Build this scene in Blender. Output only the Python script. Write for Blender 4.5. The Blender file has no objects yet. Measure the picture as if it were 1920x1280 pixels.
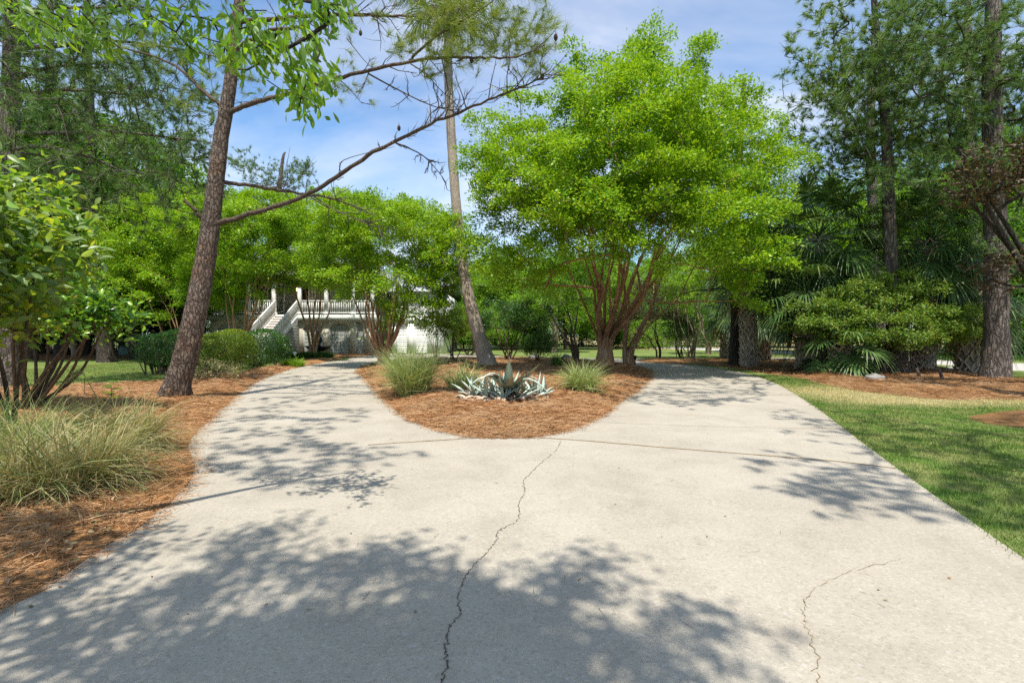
import bpy, math, numpy as np
from mathutils import Vector, geometry
rng = np.random.default_rng(11)
R = math.radians
sc = bpy.context.scene
COL = sc.collection
HC, FPX, HY = 1.35, 960.0, 628.0          # camera height, focal length in photo pixels, horizon row

def G(px, py, z=0.0):                       # a photo pixel on the ground
    d = FPX * (HC - z) / (py - HY)
    return np.array([(px - 960) / FPX * d, d, z])
def W(px, py, Y):                           # a photo pixel at distance Y
    return np.array([(px - 960) / FPX * Y, Y, HC + (HY - py) / FPX * Y])
SUN = np.array([0.03, -0.43, 0.0]); SUN[2] = math.sqrt(1 - SUN[0]**2 - SUN[1]**2)
def shade(px, py, h):                       # where something stands whose shadow falls on that ground pixel
    return G(px, py) + SUN * (h / SUN[2])
def unit(v):
    v = np.asarray(v, float)
    return v / np.maximum(np.linalg.norm(v, axis=-1, keepdims=True), 1e-9)
def runit(n): return unit(rng.normal(size=(n, 3)))

# ------------------------------------------------------------------ objects
def tag(o, label=None, cat=None, group=None, kind=None):
    if label: o['label'] = label
    if cat: o['category'] = cat
    if group: o['group'] = group
    if kind: o['kind'] = kind
    return o
def empty(name, loc, label, cat, group=None):
    o = bpy.data.objects.new(name, None); COL.objects.link(o); o.location = Vector(loc); o.empty_display_size = .2
    tag(o, label, cat, group); o['_loc'] = [float(x) for x in loc]
    return o

class Geo:
    def __init__(s): s.V = []; s.F4 = []; s.F3 = []; s.n = 0
    def add(s, V, F4=None, F3=None):
        V = np.asarray(V, float).reshape(-1, 3)
        if F4 is not None and len(F4): s.F4.append(np.asarray(F4, int).reshape(-1, 4) + s.n)
        if F3 is not None and len(F3): s.F3.append(np.asarray(F3, int).reshape(-1, 3) + s.n)
        s.V.append(V); s.n += len(V)
    def box(s, x0, x1, y0, y1, z0, z1):
        V = [[x, y, z] for z in (z0, z1) for y in (y0, y1) for x in (x0, x1)]
        s.add(V, [[0,2,3,1],[4,5,7,6],[0,1,5,4],[2,6,7,3],[0,4,6,2],[1,3,7,5]])
    def beam(s, a, b, w, h):                # a box along a-b, w wide, h high
        a, b = np.array(a, float), np.array(b, float); d = unit(b - a)
        sd = unit(np.cross(d, [0, 0, 1])) if abs(d[2]) < .99 else np.array([1., 0, 0])
        up = np.cross(sd, d)
        V = [p + sd * i * w / 2 + up * j * h / 2 for p in (a, b) for i, j in ((-1,-1),(1,-1),(1,1),(-1,1))]
        s.add(V, [[3,2,1,0],[4,5,6,7],[0,1,5,4],[1,2,6,5],[2,3,7,6],[3,0,4,7]])
    def tube(s, P, r, k=6, rough=0.0, cap=True):
        P = np.asarray(P, float); n = len(P); r = np.broadcast_to(np.asarray(r, float), (n,))
        T = np.gradient(P, axis=0) if n > 2 else np.repeat((P[-1] - P[0])[None], n, 0)
        T = unit(T)
        ref = np.array([1., 0.1, 0]) if abs(T[0][2]) > .6 else np.array([0., 0, 1])
        A = unit(np.cross(np.cross(T, ref), T)); B = np.cross(T, A)
        th = np.linspace(0, 2 * np.pi, k, endpoint=False)
        rr = np.repeat(r[:, None], k, 1)
        if rough: rr = rr * (1 + rough * rng.normal(size=(n, k)))
        V = P[:, None] + rr[..., None] * (np.cos(th)[None, :, None] * A[:, None] + np.sin(th)[None, :, None] * B[:, None])
        i = np.arange(n - 1)[:, None] * k; j = np.arange(k)[None]; j2 = (j + 1) % k
        F = np.stack([i + j, i + j2, i + k + j2, i + k + j], -1).reshape(-1, 4)
        V = V.reshape(-1, 3); F3 = None
        if cap:
            V = np.vstack([V, P[-1:]]); c = len(V) - 1; jj = np.arange(k)
            F3 = np.stack([(n - 1) * k + jj, (n - 1) * k + (jj + 1) % k, np.full(k, c)], -1)
        s.add(V, F, F3)
    def lathe(s, prof, c, k=24):            # prof: list of (radius, z)
        prof = np.array(prof, float); th = np.linspace(0, 2*np.pi, k, endpoint=False); n = len(prof)
        V = np.stack([prof[:,0][:,None]*np.cos(th)+c[0], prof[:,0][:,None]*np.sin(th)+c[1], np.repeat(prof[:,1][:,None],k,1)+c[2]], -1)
        i = np.arange(n-1)[:,None]*k; j = np.arange(k)[None]; j2=(j+1)%k
        s.add(V.reshape(-1,3), np.stack([i+j,i+j2,i+k+j2,i+k+j],-1).reshape(-1,4))
    def build(s, name, mat, parent=None, smooth=False, uv=None):
        V = np.vstack(s.V)
        if parent is not None and '_loc' in parent: V = V - np.array(parent['_loc'])
        m = bpy.data.meshes.new(name)
        f4 = np.vstack(s.F4) if s.F4 else np.zeros((0, 4), int)
        f3 = np.vstack(s.F3) if s.F3 else np.zeros((0, 3), int)
        m.vertices.add(len(V)); m.vertices.foreach_set('co', V.astype(np.float32).ravel())
        lv = np.concatenate([f4.ravel(), f3.ravel()]).astype(np.int32)
        m.loops.add(len(lv)); m.loops.foreach_set('vertex_index', lv)
        m.polygons.add(len(f4) + len(f3))
        ls = np.concatenate([np.arange(len(f4)) * 4, len(f4) * 4 + np.arange(len(f3)) * 3]).astype(np.int32)
        m.polygons.foreach_set('loop_start', ls)
        if uv is not None:
            u = m.uv_layers.new(name='uv'); u.data.foreach_set('uv', np.asarray(uv, np.float32)[lv].ravel())
        if smooth: m.polygons.foreach_set('use_smooth', np.ones(len(ls), bool))
        m.update(calc_edges=True)
        if mat is not None: m.materials.append(mat)
        o = bpy.data.objects.new(name, m); COL.objects.link(o)
        if parent is not None: o.parent = parent
        return o
def copy_thing(o, loc, rz=0.0, scale=1.0, label=None, group=None):
    c = o.copy(); COL.objects.link(c); c.location = Vector(loc); c.rotation_euler = (0, 0, rz); c.scale = (scale,) * 3
    if label: c['label'] = label
    if group: c['group'] = group
    for ch in list(o.children):
        d = ch.copy(); COL.objects.link(d); d.parent = c
        for g in list(ch.children):
            e = g.copy(); COL.objects.link(e); e.parent = d
    return c

# ------------------------------------------------------------------ materials
def newmat(name):
    m = bpy.data.materials.new(name); m.use_nodes = True; nt = m.node_tree; nt.nodes.clear()
    out = nt.nodes.new('ShaderNodeOutputMaterial')
    return m, nt, out
def nd(nt, t, **kw):
    n = nt.nodes.new('ShaderNode' + t)
    for k, v in kw.items():
        if k in n.inputs.keys(): n.inputs[k].default_value = v
        else: setattr(n, k, v)
    return n
def ramp(nt, src, stops, interp='LINEAR'):
    r = nt.nodes.new('ShaderNodeValToRGB'); e = r.color_ramp.elements; r.color_ramp.interpolation = interp
    while len(e) < len(stops): e.new(0.5)
    for q, (p, c) in zip(e, stops): q.position = p; q.color = (*c, 1) if len(c) == 3 else c
    if src is not None: nt.links.new(src, r.inputs[0])
    return r
def mixc(nt, fac, a, b, mode='MIX'):
    m = nt.nodes.new('ShaderNodeMix'); m.data_type = 'RGBA'; m.blend_type = mode
    for s, v in ((0, fac), (6, a), (7, b)):
        if hasattr(v, 'is_linked'): nt.links.new(v, m.inputs[s])
        elif s: m.inputs[s].default_value = (*v, 1)
        else: m.inputs[s].default_value = v
    return m.outputs[2]
def coords(nt, scale=(1, 1, 1), kind='Object'):
    t = nt.nodes.new('ShaderNodeTexCoord'); mp = nt.nodes.new('ShaderNodeMapping'); mp.inputs['Scale'].default_value = scale
    nt.links.new(t.outputs[kind], mp.inputs[0]); return mp.outputs[0]
def noise(nt, vec, scale, detail=3, rough=.55, dist=0.0):
    n = nd(nt, 'TexNoise', Scale=scale, Detail=detail, Roughness=rough, Distortion=dist); nt.links.new(vec, n.inputs['Vector']); return n.outputs['Fac']
def bump(nt, h, strength, dist):
    b = nd(nt, 'Bump', Strength=strength, Distance=dist); nt.links.new(h, b.inputs['Height']); return b.outputs[0]
def principled(nt, out, col, rough=.8, norm=None, spec=.3):
    p = nd(nt, 'BsdfPrincipled', Roughness=rough)
    p.inputs['Specular IOR Level'].default_value = spec
    if hasattr(col, 'is_linked'): nt.links.new(col, p.inputs['Base Color'])
    else: p.inputs['Base Color'].default_value = (*col, 1)
    if norm is not None: nt.links.new(norm, p.inputs['Normal'])
    if out is not None: nt.links.new(p.outputs[0], out.inputs[0])
    return p

def leafmat(name, cols, trans=.4, back=None, rough=.45, clump=0.0, clumpcol=None, vein=False, spec=.35, tgain=1.6):
    m, nt, out = newmat(name)
    g = nt.nodes.new('ShaderNodeNewGeometry')
    c = ramp(nt, g.outputs['Random Per Island'], [(i / max(1, len(cols) - 1), q) for i, q in enumerate(cols)]).outputs[0]
    if clump:
        f = noise(nt, coords(nt), clump, 2)
        fr = ramp(nt, f, [(.42, (0, 0, 0)), (.62, (1, 1, 1))]).outputs[0]
        c = mixc(nt, fr, c, clumpcol, 'MIX') if clumpcol else c
    if vein:
        uv = nt.nodes.new('ShaderNodeUVMap'); sx = nt.nodes.new('ShaderNodeSeparateXYZ'); nt.links.new(uv.outputs[0], sx.inputs[0])
        ab = nd(nt, 'Math', operation='ABSOLUTE'); nt.links.new(sx.outputs[1], ab.inputs[0])
        vr = ramp(nt, ab.outputs[0], [(.0, (1, 1, 1)), (.07, (0, 0, 0))]).outputs[0]
        c = mixc(nt, vr, c, (.26, .33, .08))
    tc = c
    if back:
        c = mixc(nt, g.outputs['Backfacing'], c, back)
    p = principled(nt, None, c, rough, spec=spec)
    t = nd(nt, 'BsdfTranslucent')
    tg = mixc(nt, 1.0, tc, (tgain * 1.15, tgain, tgain * .45), 'MULTIPLY')
    nt.links.new(tg, t.inputs[0])
    mx = nd(nt, 'MixShader'); mx.inputs[0].default_value = trans
    nt.links.new(p.outputs[0], mx.inputs[1]); nt.links.new(t.outputs[0], mx.inputs[2]); nt.links.new(mx.outputs[0], out.inputs[0])
    return m
def barkmat(name, dark, light, red=None, sc_=(15, 15, 4.2), depth=.03, furrow=.2, redamt=.6):
    m, nt, out = newmat(name)
    v = coords(nt)
    def warp(src, scale, amp):
        wob = nd(nt, 'TexNoise', Scale=scale, Detail=3.0); nt.links.new(v, wob.inputs['Vector'])
        add = nd(nt, 'VectorMath', operation='MULTIPLY_ADD'); nt.links.new(wob.outputs['Color'], add.inputs[0]); add.inputs[1].default_value = amp; nt.links.new(src, add.inputs[2]); return add.outputs[0]
    vv = warp(warp(v, 3.0, (.12, .12, .25)), 14.0, (.05, .05, .09))
    def vor(scale):
        mp = nt.nodes.new('ShaderNodeMapping'); mp.inputs['Scale'].default_value = scale; nt.links.new(vv, mp.inputs[0])
        vo = nd(nt, 'TexVoronoi', feature='DISTANCE_TO_EDGE', Scale=1.0); nt.links.new(mp.outputs[0], vo.inputs['Vector'])
        vc = nd(nt, 'TexVoronoi', Scale=1.0); nt.links.new(mp.outputs[0], vc.inputs['Vector'])
        sx = nd(nt, 'SeparateColor'); nt.links.new(vc.outputs['Color'], sx.inputs[0])
        return ramp(nt, vo.outputs['Distance'], [(0, (0, 0, 0)), (furrow, (.7, .7, .7)), (.5, (1, 1, 1))]).outputs[0], sx, mp.outputs[0]
    e1, c1, q1 = vor(sc_); e2, c2, q2 = vor(tuple(2.3 * x for x in sc_))
    fine = noise(nt, q1, 3.5, 5, .75)
    h1 = nd(nt, 'Math', operation='MULTIPLY_ADD'); nt.links.new(e2, h1.inputs[0]); h1.inputs[1].default_value = .45; nt.links.new(e1, h1.inputs[2])
    h2 = nd(nt, 'Math', operation='MULTIPLY_ADD'); nt.links.new(fine, h2.inputs[0]); h2.inputs[1].default_value = .9; nt.links.new(h1.outputs[0], h2.inputs[2])
    plate = mixc(nt, c2.outputs[0], light, tuple(.72 * x for x in light))
    if red:
        rm = ramp(nt, noise(nt, v, 2.2, 3, .6), [(.5, (0, 0, 0)), (.66, (redamt,) * 3)]).outputs[0]
        plate = mixc(nt, rm, plate, mixc(nt, c1.outputs[1], red, tuple(.7 * x for x in red)))
    k = ramp(nt, h2.outputs[0], [(.30, (0, 0, 0)), (.75, (.62, .62, .62)), (1.0, (1, 1, 1))])
    hm = nd(nt, 'Math', operation='MULTIPLY'); nt.links.new(h2.outputs[0], hm.inputs[0]); hm.inputs[1].default_value = .55; nt.links.new(hm.outputs[0], k.inputs[0])
    c = mixc(nt, k.outputs[0], dark, plate)
    big = ramp(nt, noise(nt, v, 1.1, 3), [(.35, (.78, .78, .78)), (.7, (1.15, 1.15, 1.12))]).outputs[0]
    c = mixc(nt, 1.0, c, big, 'MULTIPLY')
    principled(nt, out, c, .9, bump(nt, h2.outputs[0], 1.0, depth), .15)
    return m
def plain(name, col, rough=.6, var=.12, scale=3.0, bmp=0.0, spec=.3, metal=0.0):
    m, nt, out = newmat(name); v = coords(nt)
    f = noise(nt, v, scale, 4, .6)
    r = ramp(nt, f, [(.3, tuple(x * (1 - var) for x in col)), (.7, tuple(min(1, x * (1 + var)) for x in col))]).outputs[0]
    p = principled(nt, out, r, rough, bump(nt, noise(nt, v, scale * 12, 3), bmp, .01) if bmp else None, spec)
    p.inputs['Metallic'].default_value = metal
    return m

M = {}
M['pinebark'] = barkmat('pine bark', (.055, .038, .03), (.36, .28, .23), (.34, .165, .09), (17, 17, 5.0), .03)
M['pinebark_grey'] = barkmat('grey pine bark', (.06, .048, .04), (.36, .31, .275), (.26, .19, .15), (12, 12, 2.4), .045)
M['darkbark'] = barkmat('dark bark', (.03, .024, .02), (.13, .105, .085), None, (13, 13, 3), .02)
M['palmbark'] = barkmat('palm bark', (.19, .15, .115), (.52, .44, .36), None, (11, 11, 16), .008, .1)
M['limb'] = barkmat('limb bark', (.055, .04, .03), (.27, .20, .155), (.28, .14, .085), (34, 34, 11), .01)
M['twig'] = plain('dead twig', (.085, .065, .055), .9, .3, 8)
M['crapebark'] = barkmat('crape myrtle bark', (.28, .145, .075), (.68, .49, .33), (.52, .27, .135), (8, 8, .8), .004, .3, .8)
M['shrubbark'] = barkmat('shrub stem bark', (.07, .05, .036), (.26, .195, .14), None, (40, 40, 9), .006)
M['palebark'] = barkmat('pale bark', (.20, .15, .10), (.50, .41, .31), None, (14, 14, 2.5), .006, .2)
M['boot'] = plain('palm boots', (.42, .34, .26), .9, .5, 6, .3)
M['crape'] = leafmat('crape myrtle leaf', [(.06, .17, .012), (.13, .29, .014), (.22, .40, .016), (.37, .48, .03)], .33, clump=.45, clumpcol=(.22, .38, .018))
M['crape2'] = leafmat('crape myrtle leaf deep', [(.07, .19, .012), (.13, .29, .014), (.19, .36, .018)], .30)
M['needle'] = leafmat('pine needle', [(.085, .17, .035), (.15, .255, .045), (.25, .34, .07)], .3, tgain=1.3)
M['needle_dark'] = leafmat('dark pine needle', [(.06, .135, .04), (.11, .205, .05), (.18, .275, .065)], .28, tgain=1.3)
M['needle_lime'] = leafmat('lime pine needle', [(.12, .20, .03), (.20, .28, .04), (.30, .34, .07)], .3, tgain=1.3)
M['broad'] = leafmat('broadleaf', [(.035, .10, .014), (.06, .155, .018), (.10, .22, .02)], .35, clump=.25, clumpcol=(.12, .25, .018))
M['broad2'] = leafmat('broadleaf dark', [(.025, .075, .014), (.045, .115, .018), (.075, .165, .02)], .3)
M['lime'] = leafmat('lime broadleaf', [(.10, .22, .014), (.16, .31, .018), (.23, .39, .02)], .34)
M['oak'] = leafmat('oak leaf', [(.06, .17, .012), (.10, .25, .012), (.16, .34, .015), (.27, .42, .02)], .5, back=(.12, .22, .04), vein=True)
M['shrubleaf'] = leafmat('shrub leaf', [(.08, .19, .03), (.13, .28, .03), (.22, .37, .035), (.44, .50, .05)], .4, back=(.17, .25, .09), rough=.38, vein=True, spec=.45)
M['camellia'] = leafmat('glossy leaf', [(.03, .10, .02), (.06, .16, .022), (.13, .28, .025), (.24, .40, .03)], .34, rough=.3, spec=.5)
M['hedgeleaf'] = leafmat('hedge leaf', [(.05, .13, .015), (.10, .20, .018), (.20, .28, .02), (.30, .33, .04)], .35)
M['hedgedark'] = leafmat('dark hedge leaf', [(.022, .075, .016), (.04, .115, .02), (.075, .18, .02)], .3, spec=.45, rough=.35)
M['azalea'] = leafmat('azalea leaf', [(.045, .12, .02), (.085, .19, .024), (.17, .28, .03), (.34, .40, .08)], .32)
M['bronze'] = leafmat('bronze leaf', [(.03, .022, .012), (.07, .042, .02), (.13, .075, .03), (.05, .06, .02)], .15, tgain=1.2)
M['frond'] = leafmat('palm frond', [(.04, .09, .028), (.065, .14, .038), (.11, .195, .05), (.19, .26, .08)], .25, rough=.4, tgain=1.2)
M['frondlime'] = leafmat('lime palm frond', [(.045, .095, .022), (.08, .14, .03), (.13, .19, .045)], .25, rough=.4, tgain=1.2)  # slightly yellower green fronds for the leaning palm
M['deadfrond'] = leafmat('dead palm frond', [(.17, .105, .05), (.27, .19, .11), (.36, .27, .17)], .2, rough=.8, tgain=1.1)
M['grassblade'] = leafmat('ornamental grass', [(.19, .28, .07), (.27, .37, .11), (.36, .43, .17), (.46, .46, .26)], .3, tgain=1.2)
M['drygrass'] = leafmat('dry ornamental grass', [(.11, .17, .05), (.19, .25, .08), (.36, .33, .15), (.48, .40, .22), (.29, .22, .11)], .3, tgain=1.2)
M['agave'] = leafmat('agave leaf', [(.38, .47, .37), (.48, .56, .46), (.54, .60, .50)], .10, rough=.5, tgain=1.0)
M['agavedead'] = leafmat('withered agave leaf', [(.50, .39, .27), (.62, .51, .38), (.40, .29, .20)], .1, rough=.85, tgain=1.0)
M['straw'] = leafmat('pine straw', [(.12, .05, .02), (.27, .125, .05), (.42, .215, .095), (.56, .36, .20)], .1, clump=.9, clumpcol=(.36, .23, .125), rough=.8, tgain=1.0, spec=.2)
M['litter'] = leafmat('dry leaf litter', [(.10, .06, .03), (.22, .14, .07), (.36, .26, .15), (.09, .10, .03)], .1, rough=.8, tgain=1.0)

def lawn_color(nt):
    v = coords(nt)
    a = ramp(nt, noise(nt, v, .35, 4, .6), [(.38, (0, 0, 0)), (.62, (1, 1, 1))]).outputs[0]
    b = ramp(nt, noise(nt, v, 2.4, 3, .6), [(.4, (0, 0, 0)), (.66, (1, 1, 1))]).outputs[0]
    c = mixc(nt, a, (.095, .19, .03), (.165, .23, .055))
    sx = nd(nt, 'SeparateXYZ'); nt.links.new(v, sx.inputs[0])
    def band(src, a, b):
        m = nd(nt, 'MapRange'); m.interpolation_type = 'SMOOTHSTEP'; m.inputs[1].default_value = a; m.inputs[2].default_value = b; nt.links.new(src, m.inputs[0]); return m.outputs[0]
    def mul(a, b):
        m = nd(nt, 'Math', operation='MULTIPLY'); nt.links.new(a, m.inputs[0]); nt.links.new(b, m.inputs[1]); return m.outputs[0]
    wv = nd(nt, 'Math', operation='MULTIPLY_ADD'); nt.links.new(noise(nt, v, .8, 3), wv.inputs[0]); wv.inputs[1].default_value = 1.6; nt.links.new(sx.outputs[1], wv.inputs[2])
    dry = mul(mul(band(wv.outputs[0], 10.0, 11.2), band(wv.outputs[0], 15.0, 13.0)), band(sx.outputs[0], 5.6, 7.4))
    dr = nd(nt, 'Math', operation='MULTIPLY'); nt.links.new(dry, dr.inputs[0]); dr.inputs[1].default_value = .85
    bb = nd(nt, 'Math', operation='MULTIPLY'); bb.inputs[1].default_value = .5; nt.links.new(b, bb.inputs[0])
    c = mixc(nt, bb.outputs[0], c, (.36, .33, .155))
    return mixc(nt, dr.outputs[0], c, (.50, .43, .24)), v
def lawnmat():
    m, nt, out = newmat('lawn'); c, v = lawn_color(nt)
    f = noise(nt, v, 55, 4, .7)
    c = mixc(nt, ramp(nt, f, [(.3, (0, 0, 0)), (.7, (1, 1, 1))]).outputs[0], mixc(nt, 1.0, c, (.62, .62, .6), 'MULTIPLY'), c)
    # the dry hay field beyond the road
    sx = nd(nt, 'SeparateXYZ'); nt.links.new(v, sx.inputs[0])
    far = nd(nt, 'MapRange'); far.inputs[1].default_value = 46; far.inputs[2].default_value = 50; nt.links.new(sx.outputs[1], far.inputs[0])
    rt = nd(nt, 'MapRange'); rt.inputs[1].default_value = 8; rt.inputs[2].default_value = 12; nt.links.new(sx.outputs[0], rt.inputs[0])
    mu = nd(nt, 'Math', operation='MULTIPLY'); nt.links.new(far.outputs[0], mu.inputs[0]); nt.links.new(rt.outputs[0], mu.inputs[1])
    c = mixc(nt, mu.outputs[0], c, (.42, .35, .17))
    principled(nt, out, c, .95, bump(nt, f, .8, .03), .1)
    return m
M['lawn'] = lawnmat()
def blademat():
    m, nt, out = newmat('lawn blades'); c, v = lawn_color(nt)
    g = nt.nodes.new('ShaderNodeNewGeometry')
    r = ramp(nt, g.outputs['Random Per Island'], [(0, (.7, .75, .6)), (.7, (1.25, 1.25, 1.1)), (1, (2.0, 1.6, 1.3))]).outputs[0]
    c = mixc(nt, 1.0, c, r, 'MULTIPLY')
    p = principled(nt, None, c, .6, spec=.25); t = nd(nt, 'BsdfTranslucent'); nt.links.new(c, t.inputs[0])
    mx = nd(nt, 'MixShader'); mx.inputs[0].default_value = .3
    nt.links.new(p.outputs[0], mx.inputs[1]); nt.links.new(t.outputs[0], mx.inputs[2]); nt.links.new(mx.outputs[0], out.inputs[0])
    return m
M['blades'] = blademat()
def strawbed(k=(1, 1, 1)):
    m, nt, out = newmat('pine straw ground'); v = coords(nt)
    w = nd(nt, 'TexNoise', Scale=3.0, Detail=2.0); nt.links.new(v, w.inputs['Vector'])
    add = nd(nt, 'VectorMath', operation='MULTIPLY_ADD'); nt.links.new(w.outputs['Color'], add.inputs[0]); add.inputs[1].default_value = (1.2, 1.2, .2); nt.links.new(v, add.inputs[2])
    hs = []
    for ang, s in ((.4, 90), (1.7, 80), (2.7, 100)):
        mp = nt.nodes.new('ShaderNodeMapping'); mp.inputs['Rotation'].default_value = (0, 0, ang); mp.inputs['Scale'].default_value = (1, .06, 1)
        nt.links.new(add.outputs[0], mp.inputs[0]); hs.append(noise(nt, mp.outputs[0], s, 2, .6))
    a = nd(nt, 'Math', operation='MAXIMUM'); nt.links.new(hs[0], a.inputs[0]); nt.links.new(hs[1], a.inputs[1])
    b = nd(nt, 'Math', operation='MAXIMUM'); nt.links.new(a.outputs[0], b.inputs[0]); nt.links.new(hs[2], b.inputs[1])
    c = ramp(nt, b.outputs[0], [(.38, (.08, .034, .015)), (.55, (.28, .135, .05)), (.68, (.47, .265, .11))]).outputs[0]
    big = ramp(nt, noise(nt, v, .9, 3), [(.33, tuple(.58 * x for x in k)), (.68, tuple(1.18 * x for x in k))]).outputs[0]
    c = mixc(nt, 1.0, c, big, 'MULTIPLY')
    principled(nt, out, c, .9, bump(nt, b.outputs[0], .8, .02), .15)
    return m
M['strawbed'] = strawbed(); M['strawbrown'] = strawbed((.72, .74, .78))  # second copy: browner straw, with shade also painted into its darker colour
def concrete():
    m, nt, out = newmat('driveway concrete'); v = coords(nt)
    big = ramp(nt, noise(nt, v, .45, 4, .6), [(.3, (.335, .302, .242)), (.7, (.395, .36, .298))]).outputs[0]
    st = ramp(nt, noise(nt, v, 1.6, 5, .65, .6), [(.30, (.86, .85, .84)), (.55, (1, 1, 1)), (.8, (1.03, 1.025, 1.01))]).outputs[0]
    c = mixc(nt, 1.0, big, st, 'MULTIPLY')
    vo = nd(nt, 'TexVoronoi', Scale=75.0); nt.links.new(v, vo.inputs['Vector'])
    sx = nd(nt, 'SeparateColor'); nt.links.new(vo.outputs['Color'], sx.inputs[0])
    sp = ramp(nt, sx.outputs[0], [(.0, (.78, .77, .75)), (.22, (.97, .97, .97)), (.75, (1.01, 1.01, 1.0)), (1, (1.2, 1.19, 1.17))]).outputs[0]
    c = mixc(nt, .75, c, mixc(nt, 1.0, c, sp, 'MULTIPLY'))
    v2 = nd(nt, 'TexVoronoi', Scale=24.0); nt.links.new(v, v2.inputs['Vector'])
    s2 = nd(nt, 'SeparateColor'); nt.links.new(v2.outputs['Color'], s2.inputs[0])
    pick = ramp(nt, s2.outputs[1], [(.86, (0, 0, 0)), (.88, (1, 1, 1))]).outputs[0]
    near = ramp(nt, v2.outputs['Distance'], [(.16, (1, 1, 1)), (.24, (0, 0, 0))]).outputs[0]
    fl = mixc(nt, 1.0, pick, near, 'MULTIPLY')
    c = mixc(nt, fl, c, mixc(nt, s2.outputs[2], (.28, .26, .23), (.66, .64, .6)))
    so = ramp(nt, noise(nt, v, 3.3, 6, .75, 1.2), [(.60, (0, 0, 0)), (.78, (.30, .30, .30))]).outputs[0]
    c = mixc(nt, so, c, (.20, .165, .12))
    so2 = ramp(nt, noise(nt, v, .55, 3, .6, .3), [(.52, (0, 0, 0)), (.75, (.22, .22, .22))]).outputs[0]
    c = mixc(nt, so2, c, (.27, .25, .22))
    f = noise(nt, v, 160, 3, .7)
    c = mixc(nt, .35, c, mixc(nt, 1.0, c, ramp(nt, f, [(.3, (.7, .7, .7)), (.7, (1.25, 1.25, 1.25))]).outputs[0], 'MULTIPLY'))
    principled(nt, out, c, .85, bump(nt, f, .5, .006), .25)
    return m
M['concrete'] = concrete()
M['asphalt'] = plain('road concrete', (.42, .40, .37), .85, .1, 2, .3)
M['crack'] = plain('crack', (.11, .09, .07), .95, .4, 20)
M['joint'] = plain('joint with moss and straw', (.23, .165, .085), .95, .45, 9, .5)
M['white'] = plain('white paint', (.78, .79, .76), .5, .04)
M['trim'] = plain('pale sage trim', (.62, .66, .60), .5, .04)
M['cream'] = plain('cream stucco', (.56, .53, .42), .85, .08, 3, .2)
M['louvre'] = plain('grey louvre', (.40, .42, .38), .6, .08)
M['siding'] = plain('grey siding', (.33, .34, .32), .7, .06)
M['darkwood'] = plain('dark door wood', (.035, .022, .016), .4, .2)
M['metalroof'] = plain('grey metal roof', (.36, .38, .41), .45, .06, 1, 0, .5)
M['tread'] = plain('stair treads', (.30, .20, .15), .7, .1)
M['iron'] = plain('dark iron', (.02, .02, .02), .5, .2)
M['stone'] = plain('grey stone', (.26, .25, .23), .9, .25, 5, .6)
M['mossrock'] = plain('blue green rock', (.09, .14, .12), .8, .3, 3, .5)
M['greenbox'] = plain('green utility box', (.10, .26, .16), .5, .05)
M['stake'] = plain('weathered wood', (.10, .075, .06), .9, .3, 6, .4)
M['cone'] = plain('pine cone', (.05, .03, .02), .9, .3, 20)
def glassmat():
    m, nt, out = newmat('window glass'); principled(nt, out, (.02, .025, .025), .08, None, .6); return m
M['glass'] = glassmat()
def lampmat():
    m, nt, out = newmat('lit lamp glass'); e = nd(nt, 'Emission', Strength=6.0); e.inputs[0].default_value = (1, .38, .12, 1); nt.links.new(e.outputs[0], out.inputs[0]); return m
M['lamp'] = lampmat()

# ------------------------------------------------------------------ foliage tools
DIAMOND = (np.array([[0,0,0],[.5,-.5,.07],[1,0,-.05],[.5,.5,.07]]), [[0,1,2,3]], None)
LEAF = (np.array([[0,0,0],[.5,0,-.03],[1,0,-.12],[.3,-.45,.06],[.7,-.36,.0],[.3,.45,.06],[.7,.36,.0]]), [[3,4,2,1],[1,2,6,5]], [[0,3,1],[0,1,5]])
NEEDLE = (np.array([[0,-.5,0],[0,.5,0],[1,0,0]]), None, [[0,1,2]])
def hero_template(n=6, fold=.10, droop=.16, peak=.45):
    t = np.linspace(0, 1, n); w = np.sin(np.pi * t ** (math.log(.5) / math.log(peak))) ** .85; w[0] = .05; w[-1] = 0.02
    rows = []
    for i in range(n):
        z = -droop * t[i] ** 2
        rows += [[t[i], -.5 * w[i], z + fold * w[i]], [t[i], 0, z], [t[i], .5 * w[i], z + fold * w[i]]]
    F = []
    for i in range(n - 1):
        a = 3 * i; F += [[a, a + 3, a + 4, a + 1], [a + 1, a + 4, a + 5, a + 2]]
    return (np.array(rows), F, None)
HERO = hero_template()
HERO_OB = hero_template(6, .06, .22, .62)
def leaves(g, P, D, N, L, Wd, tmpl, uvs=None):
    t, f4, f3 = tmpl; n = len(P)
    if n == 0: return
    D = unit(D); S = np.cross(D, N); S = unit(S); N = np.cross(S, D)
    L = np.broadcast_to(L, (n,)); Wd = np.broadcast_to(Wd, (n,))
    V = P[:, None] + D[:, None] * (t[:, 0] * L[:, None])[..., None] + S[:, None] * (t[:, 1] * Wd[:, None])[..., None] + N[:, None] * (t[:, 2] * L[:, None])[..., None]
    off = (np.arange(n) * len(t))[:, None, None]
    g.add(V.reshape(-1, 3), (np.array(f4)[None] + off).reshape(-1, 4) if f4 is not None else None, (np.array(f3)[None] + off).reshape(-1, 3) if f3 is not None else None)
    if uvs is not None: uvs.append(np.tile(t[:, :2], (n, 1)))

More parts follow.
